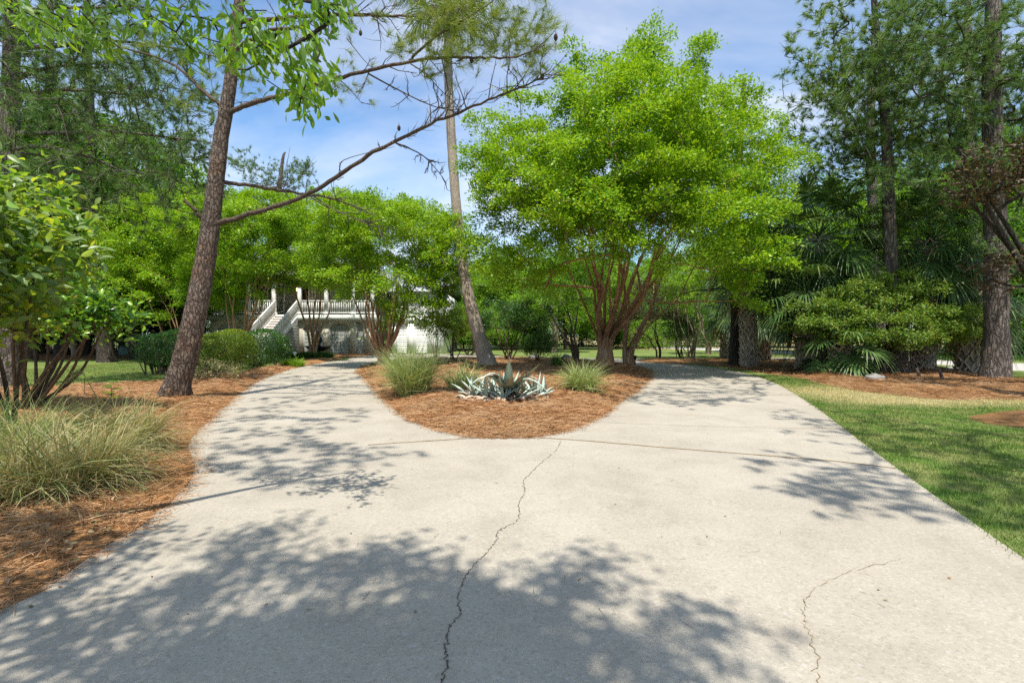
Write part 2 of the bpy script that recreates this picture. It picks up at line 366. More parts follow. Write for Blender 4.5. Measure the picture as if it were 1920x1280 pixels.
def bez(p0, p1, p2, n):
    t = np.linspace(0, 1, n + 1)[1:, None]
    return (1 - t) ** 2 * p0 + 2 * t * (1 - t) * p1 + t ** 2 * p2
class Skel:
    """A branching skeleton: stems first, then a branch out to every foliage point."""
    def __init__(s): s.P = []; s.par = []; s.fix = []; s.term = []
    def stem(s, pts, rad=None, parent=-1, sub=4):
        pts = np.asarray(pts, float); last = parent; ids = []
        n = len(pts); u = np.linspace(0, n - 1, (n - 1) * sub + 1)
        # Catmull-Rom through the points
        Q = np.vstack([2 * pts[0] - pts[1], pts, 2 * pts[-1] - pts[-2]])
        for x in u:
            i = min(int(x), n - 2); t = x - i; a, b, c, d = Q[i:i + 4]
            p = .5 * (2 * b + (c - a) * t + (2 * a - 5 * b + 4 * c - d) * t * t + (3 * b - a - 3 * c + d) * t ** 3)
            s.P.append(p); s.par.append(last); last = len(s.P) - 1; ids.append(last)
            s.fix.append(None if rad is None else float(np.interp(x, np.arange(n), rad)))
        return ids
    def grow(s, T, step=.35, down=.8, back=.0, bow=.15, lo=0, center=None, jitter=.04):
        buf = np.zeros((len(s.P) + 60 * len(T), 3)); nb = len(s.P); buf[:nb] = s.P
        for t in T:
            while nb < len(s.P): buf[nb] = s.P[nb]; nb += 1
            A = buf[lo:nb]
            d = np.linalg.norm(A - t, axis=1)
            cost = d + down * np.maximum(0, A[:, 2] - t[2])
            if center is not None:          # prefer nodes nearer the middle than the target is
                rn = np.linalg.norm(A - center, axis=1); rt = np.linalg.norm(t - center); cost = cost + back * np.maximum(0, rn - rt)
            idx = np.arange(lo, nb)
            k = idx[int(np.argmin(cost))]; p0 = s.P[k]; dist = np.linalg.norm(t - p0)
            pd = unit(p0 - s.P[s.par[k]]) if s.par[k] >= 0 else np.array([0, 0, 1.])
            n = min(50, max(2, int(dist / step))); mid = .5 * (p0 + t) + pd * dist * bow + rng.normal(size=3) * dist * .05
            pts = bez(p0, mid, t, n); last = k
            for j, p in enumerate(pts):
                if j < n - 1: p = p + rng.normal(size=3) * jitter * dist / n
                s.P.append(p); s.par.append(last); s.fix.append(None); last = len(s.P) - 1
            s.term.append(last)
    def radii(s, rtip=.008, power=.5):
        n = len(s.P); cnt = np.zeros(n)
        hask = np.zeros(n, bool)
        for p in s.par:
            if p >= 0: hask[p] = True
        cnt[~hask] = 1
        for i in range(n - 1, -1, -1):
            if s.par[i] >= 0: cnt[s.par[i]] += cnt[i]
        s.cnt = cnt; r = rtip * cnt ** power
        for i in range(n):
            if s.fix[i] is not None: r[i] = s.fix[i]
        for i in range(n):
            if s.par[i] >= 0: r[i] = min(r[i], r[s.par[i]])
        s.r = r
    def tubes(s, g, kmax=9, kmin=4, rough=0.0, minr=0.0, rbig=.12):
        P = np.array(s.P); n = len(P); kids = [[] for _ in range(n)]
        for i, p in enumerate(s.par):
            if p >= 0: kids[p].append(i)
        starts = [(i, -1) for i in range(n) if s.par[i] < 0]
        while starts:
            i, p = starts.pop(); path = [] if p < 0 else [p]; rr = [] if p < 0 else [s.r[i]]
            while True:
                path.append(i); rr.append(s.r[i]); ks = kids[i]
                if not ks: break
                fx = [k for k in ks if s.fix[k] is not None and s.fix[i] is not None]
                m = fx[0] if fx else max(ks, key=lambda q: s.cnt[q])
                starts += [(k, i) for k in ks if k != m]; i = m
            if len(path) < 2 or max(rr) < minr: continue
            R0 = max(rr); k = kmax if R0 > rbig else (6 if R0 > .03 else kmin)
            g.tube(P[path], rr, k, rough if R0 > .05 else 0)
    def ends(s):
        P = np.array(s.P); t = np.array(s.term); par = np.array(s.par)
        a = par[t]; b = np.where(par[a] >= 0, par[a], a)
        return P[t], unit(P[t] - P[b])

def sprays(g, T, D, n, L, Wd, ln=.7, wd=.5, thick=.12, tmpl=DIAMOND, up=.55, uvs=None, droop=.0, flat=.8):
    """n leaves round each twig end, in a flattish spray"""
    m = len(T); D = D.copy(); D[:, 2] *= (1 - flat * .6); D = unit(D + rng.normal(size=D.shape) * .15)
    S = unit(np.cross(D, [0, 0, 1.0] + rng.normal(size=D.shape) * .25)); U = np.cross(S, D)
    u = rng.random((m, n)) ** .8; v = rng.normal(size=(m, n)) * .5 * (1 - .45 * u); w = rng.normal(size=(m, n))
    sz = (.7 + .6 * rng.random(m))[:, None]
    P = T[:, None] + D[:, None] * ((u - .45) * ln * sz)[..., None] + S[:, None] * (v * wd * sz)[..., None] + U[:, None] * (w * thick * sz)[..., None]
    P[..., 2] -= droop * (u ** 2) * ln
    DD = D[:, None] * .7 + S[:, None] * (np.sign(v) * .7)[..., None] + rng.normal(size=P.shape) * .45
    NN = np.array([0, 0, 1.0]) * up + rng.normal(size=P.shape) * .45 + D[:, None] * .15
    k = m * n; s = .65 + .6 * rng.random(k)
    leaves(g, P.reshape(-1, 3), DD.reshape(-1, 3), NN.reshape(-1, 3), L * s, Wd * s, tmpl, uvs)
def tufts(g, T, D, n, L, wd, spread=.9, run=.35, per=3):
    """bunches of needles along the last stretch of each twig"""
    m = len(T); q = m * per
    T2 = (T[:, None] - D[:, None] * (np.linspace(0, run, per)[None, :, None]) + rng.normal(size=(m, per, 3)) * run * .28).reshape(-1, 3)
    D2 = unit(np.repeat(D, per, 0) + rng.normal(size=(q, 3)) * .45)
    dirs = unit(D2[:, None] * .75 + rng.normal(size=(q, n, 3)) * spread * .55)
    P = T2[:, None] + D2[:, None] * (rng.random((q, n, 1)) - .5) * .12
    s = .7 + .5 * rng.random(q * n)
    leaves(g, P.reshape(-1, 3), dirs.reshape(-1, 3), runit(q * n), L * s, wd, NEEDLE)
def ell(n, c, r, lo=.55, zmin=-1.0, lump=.18, pole=0):
    """points in the outer part of an ellipsoid whose surface has lumps"""
    out = []
    ph = rng.random(6) * 6.28; ax = runit(6) * rng.uniform(2.2, 4.5, (6, 1))
    while len(out) < n:
        d = runit(4 * n); d = d[d[:, 2] > zmin]
        rad = (lo + (1 - lo) * rng.random(len(d)) ** .6)
        rad = np.minimum(rad * (1 + lump * np.sin(d @ ax.T + ph).sum(1) / 2.0), 1.06)
        out += list(d * rad[:, None] * np.array(r) + np.array(c))
    return np.array(out[:n])
def order(T, base): return T[np.argsort(np.linalg.norm(T - np.asarray(base), axis=1))]

# ------------------------------------------------------------------ outlines on the ground
def smooth(pts, n=4, closed=True):
    pts = np.asarray(pts, float); m = len(pts); out = []
    for i in range(m if closed else m - 1):
        a, b, c, d = (pts[(i + k) % m] if closed else pts[min(max(i + k, 0), m - 1)] for k in (-1, 0, 1, 2))
        for t in np.arange(n) / n:
            out.append(.5 * (2 * b + (c - a) * t + (2 * a - 5 * b + 4 * c - d) * t * t + (3 * b - a - 3 * c + d) * t ** 3))
    if not closed: out.append(pts[-1])
    return np.array(out)
def inside(Q, poly):
    x, y = Q[:, 0], Q[:, 1]; r = np.zeros(len(Q), bool); px, py = poly[:, 0], poly[:, 1]; j = len(poly) - 1
    for i in range(len(poly)):
        c = (py[i] > y) != (py[j] > y)
        xx = (px[j] - px[i]) * (y - py[i]) / (py[j] - py[i] + 1e-12) + px[i]
        r ^= c & (x < xx); j = i
    return r
def edged(Q, poly):
    best = np.full(len(Q), 1e9); m = len(poly)
    for i in range(m):
        a, b = poly[i], poly[(i + 1) % m]; ab = b - a; t = np.clip(((Q - a) @ ab) / (ab @ ab + 1e-12), 0, 1)
        best = np.minimum(best, np.linalg.norm(Q - a - t[:, None] * ab, axis=1))
    return best
def vnoise(Q, s, seed=0):
    r = np.random.default_rng(seed); z = np.zeros(len(Q))
    for k in range(7):
        a = r.normal(size=2) * s; z += np.sin(Q @ a + r.random() * 6.28) / 7 ** .5
    return z
def ragged(P, a, s=11):
    P = np.asarray(P); T = unit(np.roll(P, -1, 0) - np.roll(P, 1, 0)); N = np.stack([-T[:, 1], T[:, 0]], -1)
    return P + N * (a * vnoise(P, 4.0, s) * .6 + a * vnoise(P, 14.0, s + 1) * .5)[:, None]
class Sheet:
    def __init__(s, pts, z=.01, mound=0.0, w=.5, rough=0.0, seed=1): s.poly = np.asarray(pts)[:, :2]; s.z = z; s.mound = mound; s.w = w; s.rough = rough; s.seed = seed
    def h(s, Q):
        e = np.clip(edged(Q, s.poly) / s.w, 0, 1); e = e * e * (3 - 2 * e)
        return s.z + e * (s.mound + s.rough * (vnoise(Q, 3.0, s.seed) * .5 + vnoise(Q, 9.0, s.seed + 1) * .3))
    def build(s, name, mat, n=0, label=None, cat=None, kind='structure'):
        lo, hi = s.poly.min(0), s.poly.max(0); Q = np.zeros((0, 2))
        if n:
            Q = lo + rng.random((n, 2)) * (hi - lo)
            if n > 50:                      # more points near the camera
                Q[:, 1] = lo[1] + (Q[:, 1] - lo[1]) ** 1.6 / (hi[1] - lo[1]) ** .6
            k = inside(Q, s.poly); Q = Q[k]; Q = Q[edged(Q, s.poly) > .05]
        m = len(s.poly); vs = [Vector(p) for p in s.poly] + [Vector(p) for p in Q]
        V, E, F, *_ = geometry.delaunay_2d_cdt(vs, [(i, (i + 1) % m) for i in range(m)], [], 1, 1e-5)
        V = np.array([[v.x, v.y] for v in V]); z = s.h(V) if s.mound or s.rough else np.full(len(V), s.z)
        if s.mound: z = np.maximum(z, s.z)
        g = Geo(); V3 = np.column_stack([V, z]); g.add(V3, None, [list(f) for f in F])
        # a skirt gives the sheet a real edge
        B = np.column_stack([s.poly, np.full(m, s.z)]); L = B.copy(); L[:, 2] = min(0.0, s.z) - .05; i = np.arange(m)
        g.add(np.vstack([B, L]), np.stack([i, (i + 1) % m, m + (i + 1) % m, m + i], -1))
        o = g.build(name, mat); tag(o, label, cat, None, kind); return o
def gp(pts): return np.array([G(*p)[:2] for p in pts])

# ------------------------------------------------------------------ setting
g = Geo(); xs = np.concatenate([-np.geomspace(400, 6, 14), np.linspace(-4, 4, 5), np.geomspace(6, 400, 14)])
g.add([[-400,-60,0],[400,-60,0],[400,600,0],[-400,600,0]], [[0,1,2,3]])
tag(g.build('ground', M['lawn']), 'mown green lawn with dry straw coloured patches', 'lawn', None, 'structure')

drive_L = [(0,1145),(60,1112),(130,1070),(200,1026),(262,984),(310,945),(345,912),(361,882),(352,858),(345,838),(362,815),(395,785),(425,758),(450,735),(478,716),(515,701),(560,688),(610,679),(650,675.5)]
drive_R = [(1270,683),(1335,689),(1395,700),(1450,717),(1520,758),(1600,818),(1700,893),(1800,965),(1920,1050)]
pl = gp(drive_L); pr = gp(drive_R)
back = np.array([[-8.5,27.2],[-6,26.6],[-3,26.8],[3,26.2],[6.5,25.0]])
outer = np.vstack([[[-3.4,-6]], [[-3.2,0.5]], smooth(pl, 4, False), [[-9.6,30.5],[-9.0,36.2],[-2.5,36.2],[-2.0,33.5],[0.5,31.6],[4,29.6],[8,28.6],[14,29.8],[24,33],[24,31],[14,27.6],[9.2,26.6],[7.6,25.2]], smooth(pr, 4, False), [[3.6,0.5]], [[3.8,-6]]])
drive = Sheet(outer, .012)
tag(drive.build('driveway', M['concrete'], 0, 'pale concrete driveway forking round the planted island', 'driveway'))
isl_px = [(672,695),(680,706),(696,724),(716,746),(748,774),(790,797),(840,812),(900,820.5),(960,822),(1030,815),(1085,801),(1130,780),(1166,754),(1200,728),(1219,706),(1214,693),(1180,685)]
isl = np.vstack([gp(isl_px), [[3.2,28.2],[-1.0,29.6],[-5.2,28.2],[-6.6,25.0]]])
island = Sheet(ragged(smooth(isl, 12), .025), .017, .13, .9, .05, 3)
island.build('mulch_island', M['strawbed'], 5000, 'teardrop island of orange pine straw mulch in the driveway fork', 'mulch bed')
lb = np.vstack([[[-9,.2]], [[-3.16,0.5]], gp(drive_L[:-1]) + np.array([.02, .02]), gp([(640,672),(560,676),(500,690),(440,700),(330,712),(290,720),(150,728),(0,735)]), [[-14,12],[-14,4]]])
leftbed = Sheet(ragged(smooth(lb, 6), .02, 21), .018, .10, .6, .06, 8)
leftbed.build('mulch_border', M['strawbed'], 5000, 'orange pine straw mulch border along the left driveway edge', 'mulch bed')
rb = np.vstack([gp([(1215,680.5),(1300,683),(1375,690),(1440,701),(1500,711),(1570,727),(1700,744),(1810,751),(1920,750)]), [[16,9.5],[22,11],[24,15],[19,16]], gp([(1900,713),(1830,700),(1770,690),(1690,683),(1600,682),(1500,675),(1400,674)]), [[7.3,28.6]]])
rightbed = Sheet(ragged(smooth(rb, 6), .09, 31), .008, .08, 1.0, .06, 12)
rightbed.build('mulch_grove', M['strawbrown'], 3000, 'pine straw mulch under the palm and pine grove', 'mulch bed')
sb = gp([(1815,783),(1850,775),(1900,770),(1960,768),(2030,775),(2030,800),(1960,806),(1900,800),(1850,794)])
patch = Sheet(smooth(sb, 4), .008, .06, .5, .03, 15)
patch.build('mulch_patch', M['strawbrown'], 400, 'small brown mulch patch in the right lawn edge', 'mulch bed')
hb = np.array([[-21.5,33.6],[-12,32.6],[-10.2,30.4],[-9.7,31.5],[-9.7,37.2],[-21.5,37.2]])
housebed = Sheet(smooth(hb, 3), .009, .06, .6, .04, 17)
housebed.build('mulch_house', M['strawbed'], 500, 'mulch strip along the foot of the house', 'mulch bed')
fb = np.array([[-30,27],[-22,29],[-18.5,31],[-18.5,42],[-60,60],[-60,28]])
farbed = Sheet(smooth(fb, 3), .006, .05, 2.0, .03, 19)
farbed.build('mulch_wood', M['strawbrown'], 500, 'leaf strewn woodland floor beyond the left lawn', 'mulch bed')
road = np.vstack([[[60,18.4]], gp([(1920,695),(1800,686),(1700,680)]), [[20.5,31],[20,36],[17,46],[14,60],[19,60],[22,46],[25,37],[24.5,31]], gp([(1720,673.5),(1800,676),(1920,681)]), [[60,25]]])
Sheet(smooth(road, 3), .006).build('road', M['asphalt'], 0, 'pale sunlit street beyond the grove', 'road')

# joints and cracks of the concrete, thin fillings that lie a little proud
def ribbon(pts, w, name, mat, z=.016, jag=0.0, n=6):
    P = smooth(np.array([G(*p)[:2] for p in pts]), n, False); m = len(P)
    if jag:
        r = np.cumsum(rng.normal(size=(m, 2)), 0); r -= np.linspace(0, 1, m)[:, None] * r[-1]; P = P + rng.normal(size=P.shape) * jag + r * jag * .25
    T = unit(np.gradient(P, axis=0)); S = np.stack([-T[:, 1], T[:, 0]], -1); ww = (w * (1 + (.45 * rng.normal(size=m) if jag else .1*rng.normal(size=m))))[:, None]
    ww = np.clip(ww, w * .25, w * 2.2)
    A = np.column_stack([P + S * ww / 2, np.full(m, z)]); B = np.column_stack([P - S * ww / 2, np.full(m, z)])
    g = Geo(); i = np.arange(m - 1); g.add(np.vstack([A, B]), np.stack([i, i + 1, m + i + 1, m + i], -1))
    return g.build(name, mat, bpy.data.objects['driveway'])
ribbon([(1052,828),(1040,848),(1000,882),(982,905),(984,925),(976,950),(975,978),(940,997),(936,1015),(915,1038),(885,1072),(866,1115),(862,1148),(840,1180),(836,1220),(838,1255),(822,1300)], .0045, 'crack', M['crack'], jag=.0065, n=16)
ribbon([(1690,1052),(1620,1070),(1555,1095),(1520,1120),(1512,1145),(1520,1180),(1532,1215),(1535,1260),(1530,1300)], .0028, 'crack', M['joint'], jag=.008, n=10)
ribbon([(690,836),(760,831),(840,826),(900,822)], .03, 'joint', M['joint'], n=10)
ribbon([(1010,822),(1100,828),(1250,841),(1400,853),(1560,866),(1680,880)], .03, 'joint', M['joint'], n=10)
ribbon([(1110,792),(1300,800),(1570,806)], .008, 'joint', M['joint'], n=10)
ribbon([(1190,739),(1330,742),(1490,741)], .015, 'joint', M['joint'], n=10)
ribbon([(480,771),(600,770),(740,768)], .012, 'joint', M['joint'], n=10)

# ------------------------------------------------------------------ ground litter: straw, blades, dry leaves
def strips(sheet, n, name, label, L=(.10, .26), wd=.0028, near=1.5, zlift=.02, poly=None, spill=.0):
    poly = sheet.poly; lo, hi = poly.min(0), poly.max(0); lo = np.maximum(lo, [-16, 1.2]); hi = np.minimum(hi, [20, 24])
    Q = lo + rng.random((n * 3, 2)) * (hi - lo); Q[:, 1] = lo[1] + (hi[1] - lo[1]) * ((Q[:, 1] - lo[1]) / (hi[1] - lo[1])) ** near
    Q = Q[np.abs(Q[:, 0]) < Q[:, 1] * 1.06 + .6]
    k = inside(Q, poly)
    if spill: k |= (edged(Q, poly) < spill * np.abs(rng.normal(size=len(Q))))
    Q = Q[k][:n]; m = len(Q)
    z = np.where(inside(Q, poly), sheet.h(Q), sheet.z) + np.abs(rng.normal(size=m)) * zlift * np.clip(edged(Q, poly) / .25, .12, 1) + .003
    a = rng.random(m) * 6.28 + .6 * vnoise(Q, 1.5, 5); l = rng.uniform(*L, m); b = rng.normal(size=m) * .5
    dz = rng.normal(size=m) * .12
    w = wd * (.8 + .12 * Q[:, 1])
    d1 = np.stack([np.cos(a), np.sin(a), dz], -1); d2 = np.stack([np.cos(a + b), np.sin(a + b), dz - .12], -1)
    p1 = np.column_stack([Q, z]); p0 = p1 - d1 * l[:, None] / 2; p2 = p1 + d2 * l[:, None] / 2
    for p in (p0, p2): p[:, 2] = np.maximum(p[:, 2], sheet.z + .004)
    s = unit(np.cross(d1, [0, 0, 1.0])) * (w / 2)[:, None]; s[:, 2] += w * rng.normal(size=m) * .3
    V = np.stack([p0 - s, p0 + s, p1 - s, p1 + s, p2 - s * .5, p2 + s * .5], 1).reshape(-1, 3); o = (np.arange(m) * 6)[:, None]
    g = Geo(); g.add(V, np.vstack([np.array([[0, 1, 3, 2]]) + o, np.array([[2, 3, 5, 4]]) + o]))
    tag(g.build(name, M['straw']), label, 'pine straw', None, 'stuff')
strips(island, 75000, 'pine_straw', 'loose orange pine needles heaped on the island mulch', spill=.075, near=1.6)
strips(leftbed, 60000, 'pine_straw', 'loose pine needles spilling over the left border edge', spill=.09, near=2.0)
strips(rightbed, 16000, 'pine_straw', 'fallen pine needles under the right hand grove', L=(.15, .35), near=1.3)

def lawn_blades():
    n = 420000; Y = 2.6 + (17 - 2.6) * rng.random(n) ** 1.25; X = rng.uniform(2.0, 17, n); Q = np.stack([X, Y], -1)
    Q = Q[Q[:, 0] < Q[:, 1] * 1.05 + .3]
    Q = Q[~inside(Q, drive.poly) | (edged(Q, drive.poly) < .035 * np.abs(rng.normal(size=len(Q))))]
    for s in (rightbed, patch, island):
        Q = Q[~(inside(Q, s.poly) & (edged(Q, s.poly) > .25 * np.abs(rng.normal(size=len(Q)))))]
    m = len(Q); h = rng.uniform(.018, .05, m) * (1 + .25 * vnoise(Q, 2.0, 4)); a = rng.random(m) * 6.28; lean = rng.uniform(.1, 1.0, m)
    w = .0035 + .0007 * Q[:, 1]
    P = np.column_stack([Q, np.zeros(m)]); D = unit(np.stack([np.cos(a) * lean, np.sin(a) * lean, np.ones(m)], -1))
    g = Geo(); leaves(g, P, D, runit(m), h, w, NEEDLE)
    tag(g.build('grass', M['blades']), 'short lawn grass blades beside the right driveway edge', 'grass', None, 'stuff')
    n = 90000; Q = np.stack([rng.uniform(-19, -6, n), rng.uniform(11.5, 27, n)], -1)
    for s in (leftbed, farbed, housebed, drive): Q = Q[~inside(Q, s.poly)]
    Q = Q[np.abs(Q[:, 0]) < Q[:, 1] * 1.05 + .3]
    m = len(Q); a = rng.random(m) * 6.28; lean = rng.uniform(.1, .9, m)
    g = Geo(); leaves(g, np.column_stack([Q, np.zeros(m)]), np.stack([np.cos(a) * lean, np.sin(a) * lean, np.ones(m)], -1), runit(m), rng.uniform(.03, .07, m), .013, NEEDLE)
    tag(g.build('grass', M['blades']), 'lawn grass blades beyond the left mulch border', 'grass', None, 'stuff')
lawn_blades()
def litter():
    n = 700; Y = 2.4 + 14 * rng.random(n) ** 1.3; X = rng.uniform(-1, 1, n) * Y; Q = np.stack([X, Y], -1)
    keep = ~inside(Q, island.poly) & ~inside(Q, leftbed.poly)
    ondrive = inside(Q, drive.poly); keep &= (~ondrive) | (rng.random(n) < .13); Q = Q[keep]; m = len(Q)
    a = rng.random(m) * 6.28; g = Geo()
    N = np.array([0, 0, 1.0]) + rng.normal(size=(m, 3)) * .25
    leaves(g, np.column_stack([Q, np.where(inside(Q, drive.poly), .018, .035)]), np.stack([np.cos(a), np.sin(a), .05 * rng.normal(size=m)], -1), N, rng.uniform(.018, .04, m), rng.uniform(.008, .02, m), LEAF)
    # single needles on the concrete
    n = 260; Y = 2.3 + 8 * rng.random(n); X = rng.uniform(-.9, .9, n) * Y; Q = np.stack([X, Y], -1); Q = Q[inside(Q, drive.poly) & ~inside(Q, island.poly)]; m = len(Q); a = rng.random(m) * 6.28
    leaves(g, np.column_stack([Q, np.full(m, .018)]), np.stack([np.cos(a), np.sin(a), np.zeros(m)], -1), np.tile([0, 0, 1.0], (m, 1)), rng.uniform(.03, .12, m), .0035, NEEDLE)
    tag(g.build('leaf_litter', M['litter']), 'scattered dry leaves and needles on lawn and concrete', 'litter', None, 'stuff')
    n = 1500; Q = np.stack([rng.uniform(-3.6, -1.6, n), rng.uniform(2.6, 4.2, n)], -1); Q = Q[inside(Q, leftbed.poly)]
    m = len(Q); k = rng.random(m) < .28; Q = Q[k]; m = len(Q); a = rng.random(m) * 6.28; g = Geo()
    leaves(g, np.column_stack([Q, leftbed.h(Q) + .025]), np.stack([np.cos(a), np.sin(a), .2 * rng.normal(size=m)], -1), np.array([0, 0, 1.0]) + rng.normal(size=(m, 3)) * .5, rng.uniform(.03, .07, m), rng.uniform(.015, .03, m), LEAF)
    tag(g.build('leaf_litter', M['litter']), 'curled dry leaves caught in the left mulch corner', 'litter', None, 'stuff')
litter()

# ------------------------------------------------------------------ crape myrtles
def crape(label, base, cx, r, n_term, n_leaf, stems, spread, leafL=.085, mat='crape', zmin=-.75, extra=None, stem_r=.055, lo=.45, name='crape_myrtle', bark='crapebark', fuse=.6, tip=.008, spray=.75, group='crape myrtles'):
    base = np.array(base, float); e = empty(name, base, label, 'tree', group)
    sk = Skel(); cx = np.array(cx, float); r = np.array(r, float)
    a0 = rng.random() * 6.28
    for i in range(stems):
        a = a0 + i * 2.4 + rng.normal() * .2; k = math.sqrt((i + .5) / stems)
        top = cx + np.array([math.cos(a) * k * r[0] * spread, math.sin(a) * k * r[1] * spread, -r[2] * (.25 + .2 * rng.random())])
        b = base + np.array([math.cos(a), math.sin(a), 0]) * .16 * k * (1.4 if stems > 6 else 1)
        q1 = b + np.array([math.cos(a) * .05, math.sin(a) * .05, fuse])
        q2 = b * .55 + top * .45; q2[2] += .25 * (top[2] - b[2]) * k * .4; q2 += rng.normal(size=3) * .22
        s_ = stem_r * rng.uniform(.75, 1.25)
        q15 = (q1 + q2) / 2 + rng.normal(size=3) * [.10, .10, .05]; q25 = (q2 + top) / 2 + rng.normal(size=3) * [.2, .2, .1]
        sk.stem([b - [0, 0, .1], q1, q15, q2, q25, top], [s_ * 1.45, s_ * 1.1, s_ * .9, s_ * .68, s_ * .45, s_ * .16], sub=4)
    T = ell(n_term, cx, r, lo, zmin, .22)
    if extra is not None: T = np.vstack([T, extra])
    T = T[T[:, 2] > .8]
    sk.grow(order(T, base + [0, 0, 1.0]), step=.4, down=1.1, back=.5, bow=.12, center=cx - np.array([0, 0, r[2] * .6]))
    sk.radii(tip, .43)
    g = Geo(); sk.tubes(g, 10, 4, .05, rbig=.04); 
    if fuse > .5:                            # the stems grow together at the foot
        g.tube([base - [0, 0, .1], base + [0, 0, .12], base + [0, 0, fuse * .8]], np.array([.23, .2, .13]) * stem_r / .055 * math.sqrt(stems / 9), 14, .06)
    g.build('trunk', M[bark], e, True)
    P, D = sk.ends(); g = Geo(); sprays(g, P, D, n_leaf, leafL, leafL * .5, spray, spray * .64, .10, DIAMOND, .7, droop=.18, flat=.62)
    g.build('crown', M[mat], e)
    return e
def X(px, Y): return (px - 960) / FPX * Y
def Z(py, Y): return HC + (HY - py) / FPX * Y

# the large one on the island: a broad vase, its crown leaning over the right branch of the drive
bigT = []
for px, py, Y in [(1215,75,17),(1225,95,17.3),(1200,100,17),(1180,130,17),(1240,125,17.5),(1310,95,17.8),(1300,125,17.8),(1090,110,16.6),(1070,140,16.6),(980,170,16.4),(1400,175,18),(1440,200,18.2),(1500,250,18),(1525,290,17.5),(1490,300,17),(1480,340,17),(1450,440,15.6),(1480,470,15.2),(1400,480,15),(1440,505,15.4),(1330,470,14.6),(905,330,16),(880,400,17),(870,300,17.2),(860,340,17.6),(885,250,17),(920,215,17),(1000,450,15.6),(960,470,16),(915,440,17),(1350,500,16),(1290,420,14.4),(1060,410,14.6),(900,400,16.5),(930,330,15.6),(890,350,16),(940,260,15.8),(875,290,16.8),(870,450,17),(900,490,17),(930,500,16.5),(980,500,16.4),(1020,490,15.8),(1080,470,14.8),(1140,460,14.4),(1210,470,14.4),(1270,480,14.6),(1000,520,17),(1390,520,16),(1420,540,16.5),(1130,400,14.2),(1180,420,14.2)]:
    px += 34 if px < 910 else (-38 if px > 1400 else 0)
    bigT += [W(px, py, Y) + rng.normal(size=3) * .22 for _ in range(3)]
crape('large lime green crape myrtle with many cinnamon stems filling the middle of the picture', [3.75, 20.6, .1], [3.95, 17.2, 6.5], [4.8, 4.8, 3.45], 680, 300, 21, .46, .105, extra=np.array(bigT), stem_r=.072, zmin=-.75, fuse=1.0, spray=1.0, lo=.3)
crape('multi stemmed crape myrtle just behind the large one, its trunk half hidden', [5.15, 22.6, .1], [6.6, 22.5, 6.6], [4.4, 3.5, 3.8], 260, 130, 7, .5, .10, stem_r=.065, fuse=.7, spray=.9)
crape('crape myrtle with orange stems at the left tip of the island before the garage', [-5.15, 20.6, .05], [-5.0, 20.9, 5.1], [3.1, 2.6, 2.45], 320, 280, 17, .62, .095, stem_r=.058, fuse=.55, zmin=-.7, spray=.9, extra=np.array([W(p, q, y) + rng.normal(size=3) * .15 for p, q, y in ((830,545,21.6),(835,500,21.6),(805,560,20),(780,548,19.5),(655,540,20),(610,530,20.5),(690,525,19),(815,590,21.6),(740,520,18.8),(835,450,21.6),(570,480,20.5),(590,510,20.5),(835,410,21.6),(640,510,19),(760,575,20),(790,590,20.5),(770,520,19.5),(800,530,19.5),(825,565,21.6),(750,500,20),(800,500,20.8),(780,470,20.5),(720,560,20),(745,590,20.5)) for _ in range(4)]))
crape('slim crape myrtle rising in front of the porch railing behind the fountain', [X(588,30), 30.0, 0], [X(590,29), 29.0, 6.9], [3.9, 3.0, 3.0], 300, 230, 5, .45, .115, stem_r=.07, fuse=.5, zmin=-.8, extra=np.array([W(p, q, 28.5) for p, q in ((500,505),(490,520),(575,520),(520,520),(545,525),(560,530),(600,520),(630,528),(655,520),(535,512),(580,512),(615,535),(500,490),(530,490),(560,495),(600,495),(640,495),(670,500),(650,515)) for _ in range(2)]), spray=.9)
crape('crape myrtle behind the clipped hedge beside the stairs', [X(450,25), 25.0, 0], [X(470,24.4), 24.4, 6.0], [3.8, 3.0, 2.9], 300, 230, 9, .5, .105, stem_r=.055, fuse=.5, zmin=-.75, spray=.85, extra=np.array([W(p, q, 23.8) for p, q in ((425,500),(400,530),(440,545),(480,548),(420,450),(390,470),(450,505),(480,500),(500,495),(430,525),(465,520),(400,500)) for _ in range(2)]))
crape('crape myrtle on the lawn left of the leaning pine', [X(285,24), 26.0, 0], [X(290,24), 25.5, 5.2], [3.9, 3.2, 3.5], 380, 190, 6, .5, .10, stem_r=.05, fuse=.4, zmin=-.8, spray=.85)
crape('small crape myrtle with a dark forked trunk at the back of the island', [X(1078,24.5), 24.5, .08], [X(1060,24.5), 24.5, 3.9], [2.2, 2.0, 1.9], 130, 130, 4, .5, .09, 'crape2', stem_r=.055, fuse=.5, bark='shrubbark', spray=.7)
crape('thin upright crape myrtle clump by the far loop of the drive', [X(1297,27.5), 27.6, .05], [X(1297,27.5), 27.5, 4.6], [2.0, 1.9, 2.3], 120, 110, 8, .45, .09, stem_r=.035, fuse=.3, bark='palebark', spray=.7)
crape('pale stemmed crape myrtle standing alone before the hay field', [X(1328,36), 36, 0], [X(1328,36), 36, 4.4], [2.5, 2.3, 2.2], 120, 110, 6, .45, .11, stem_r=.06, fuse=.5, bark='palebark', spray=.8)
crape('crape myrtle trunk of smooth pale stems between the shrub and the street', [X(1733,19.5), 19.3, 0], [X(1745,19.5), 19.8, 5.6], [2.6, 2.2, 2.2], 130, 120, 4, .4, .10, 'crape2', stem_r=.09, fuse=.4, bark='palebark', spray=.8)
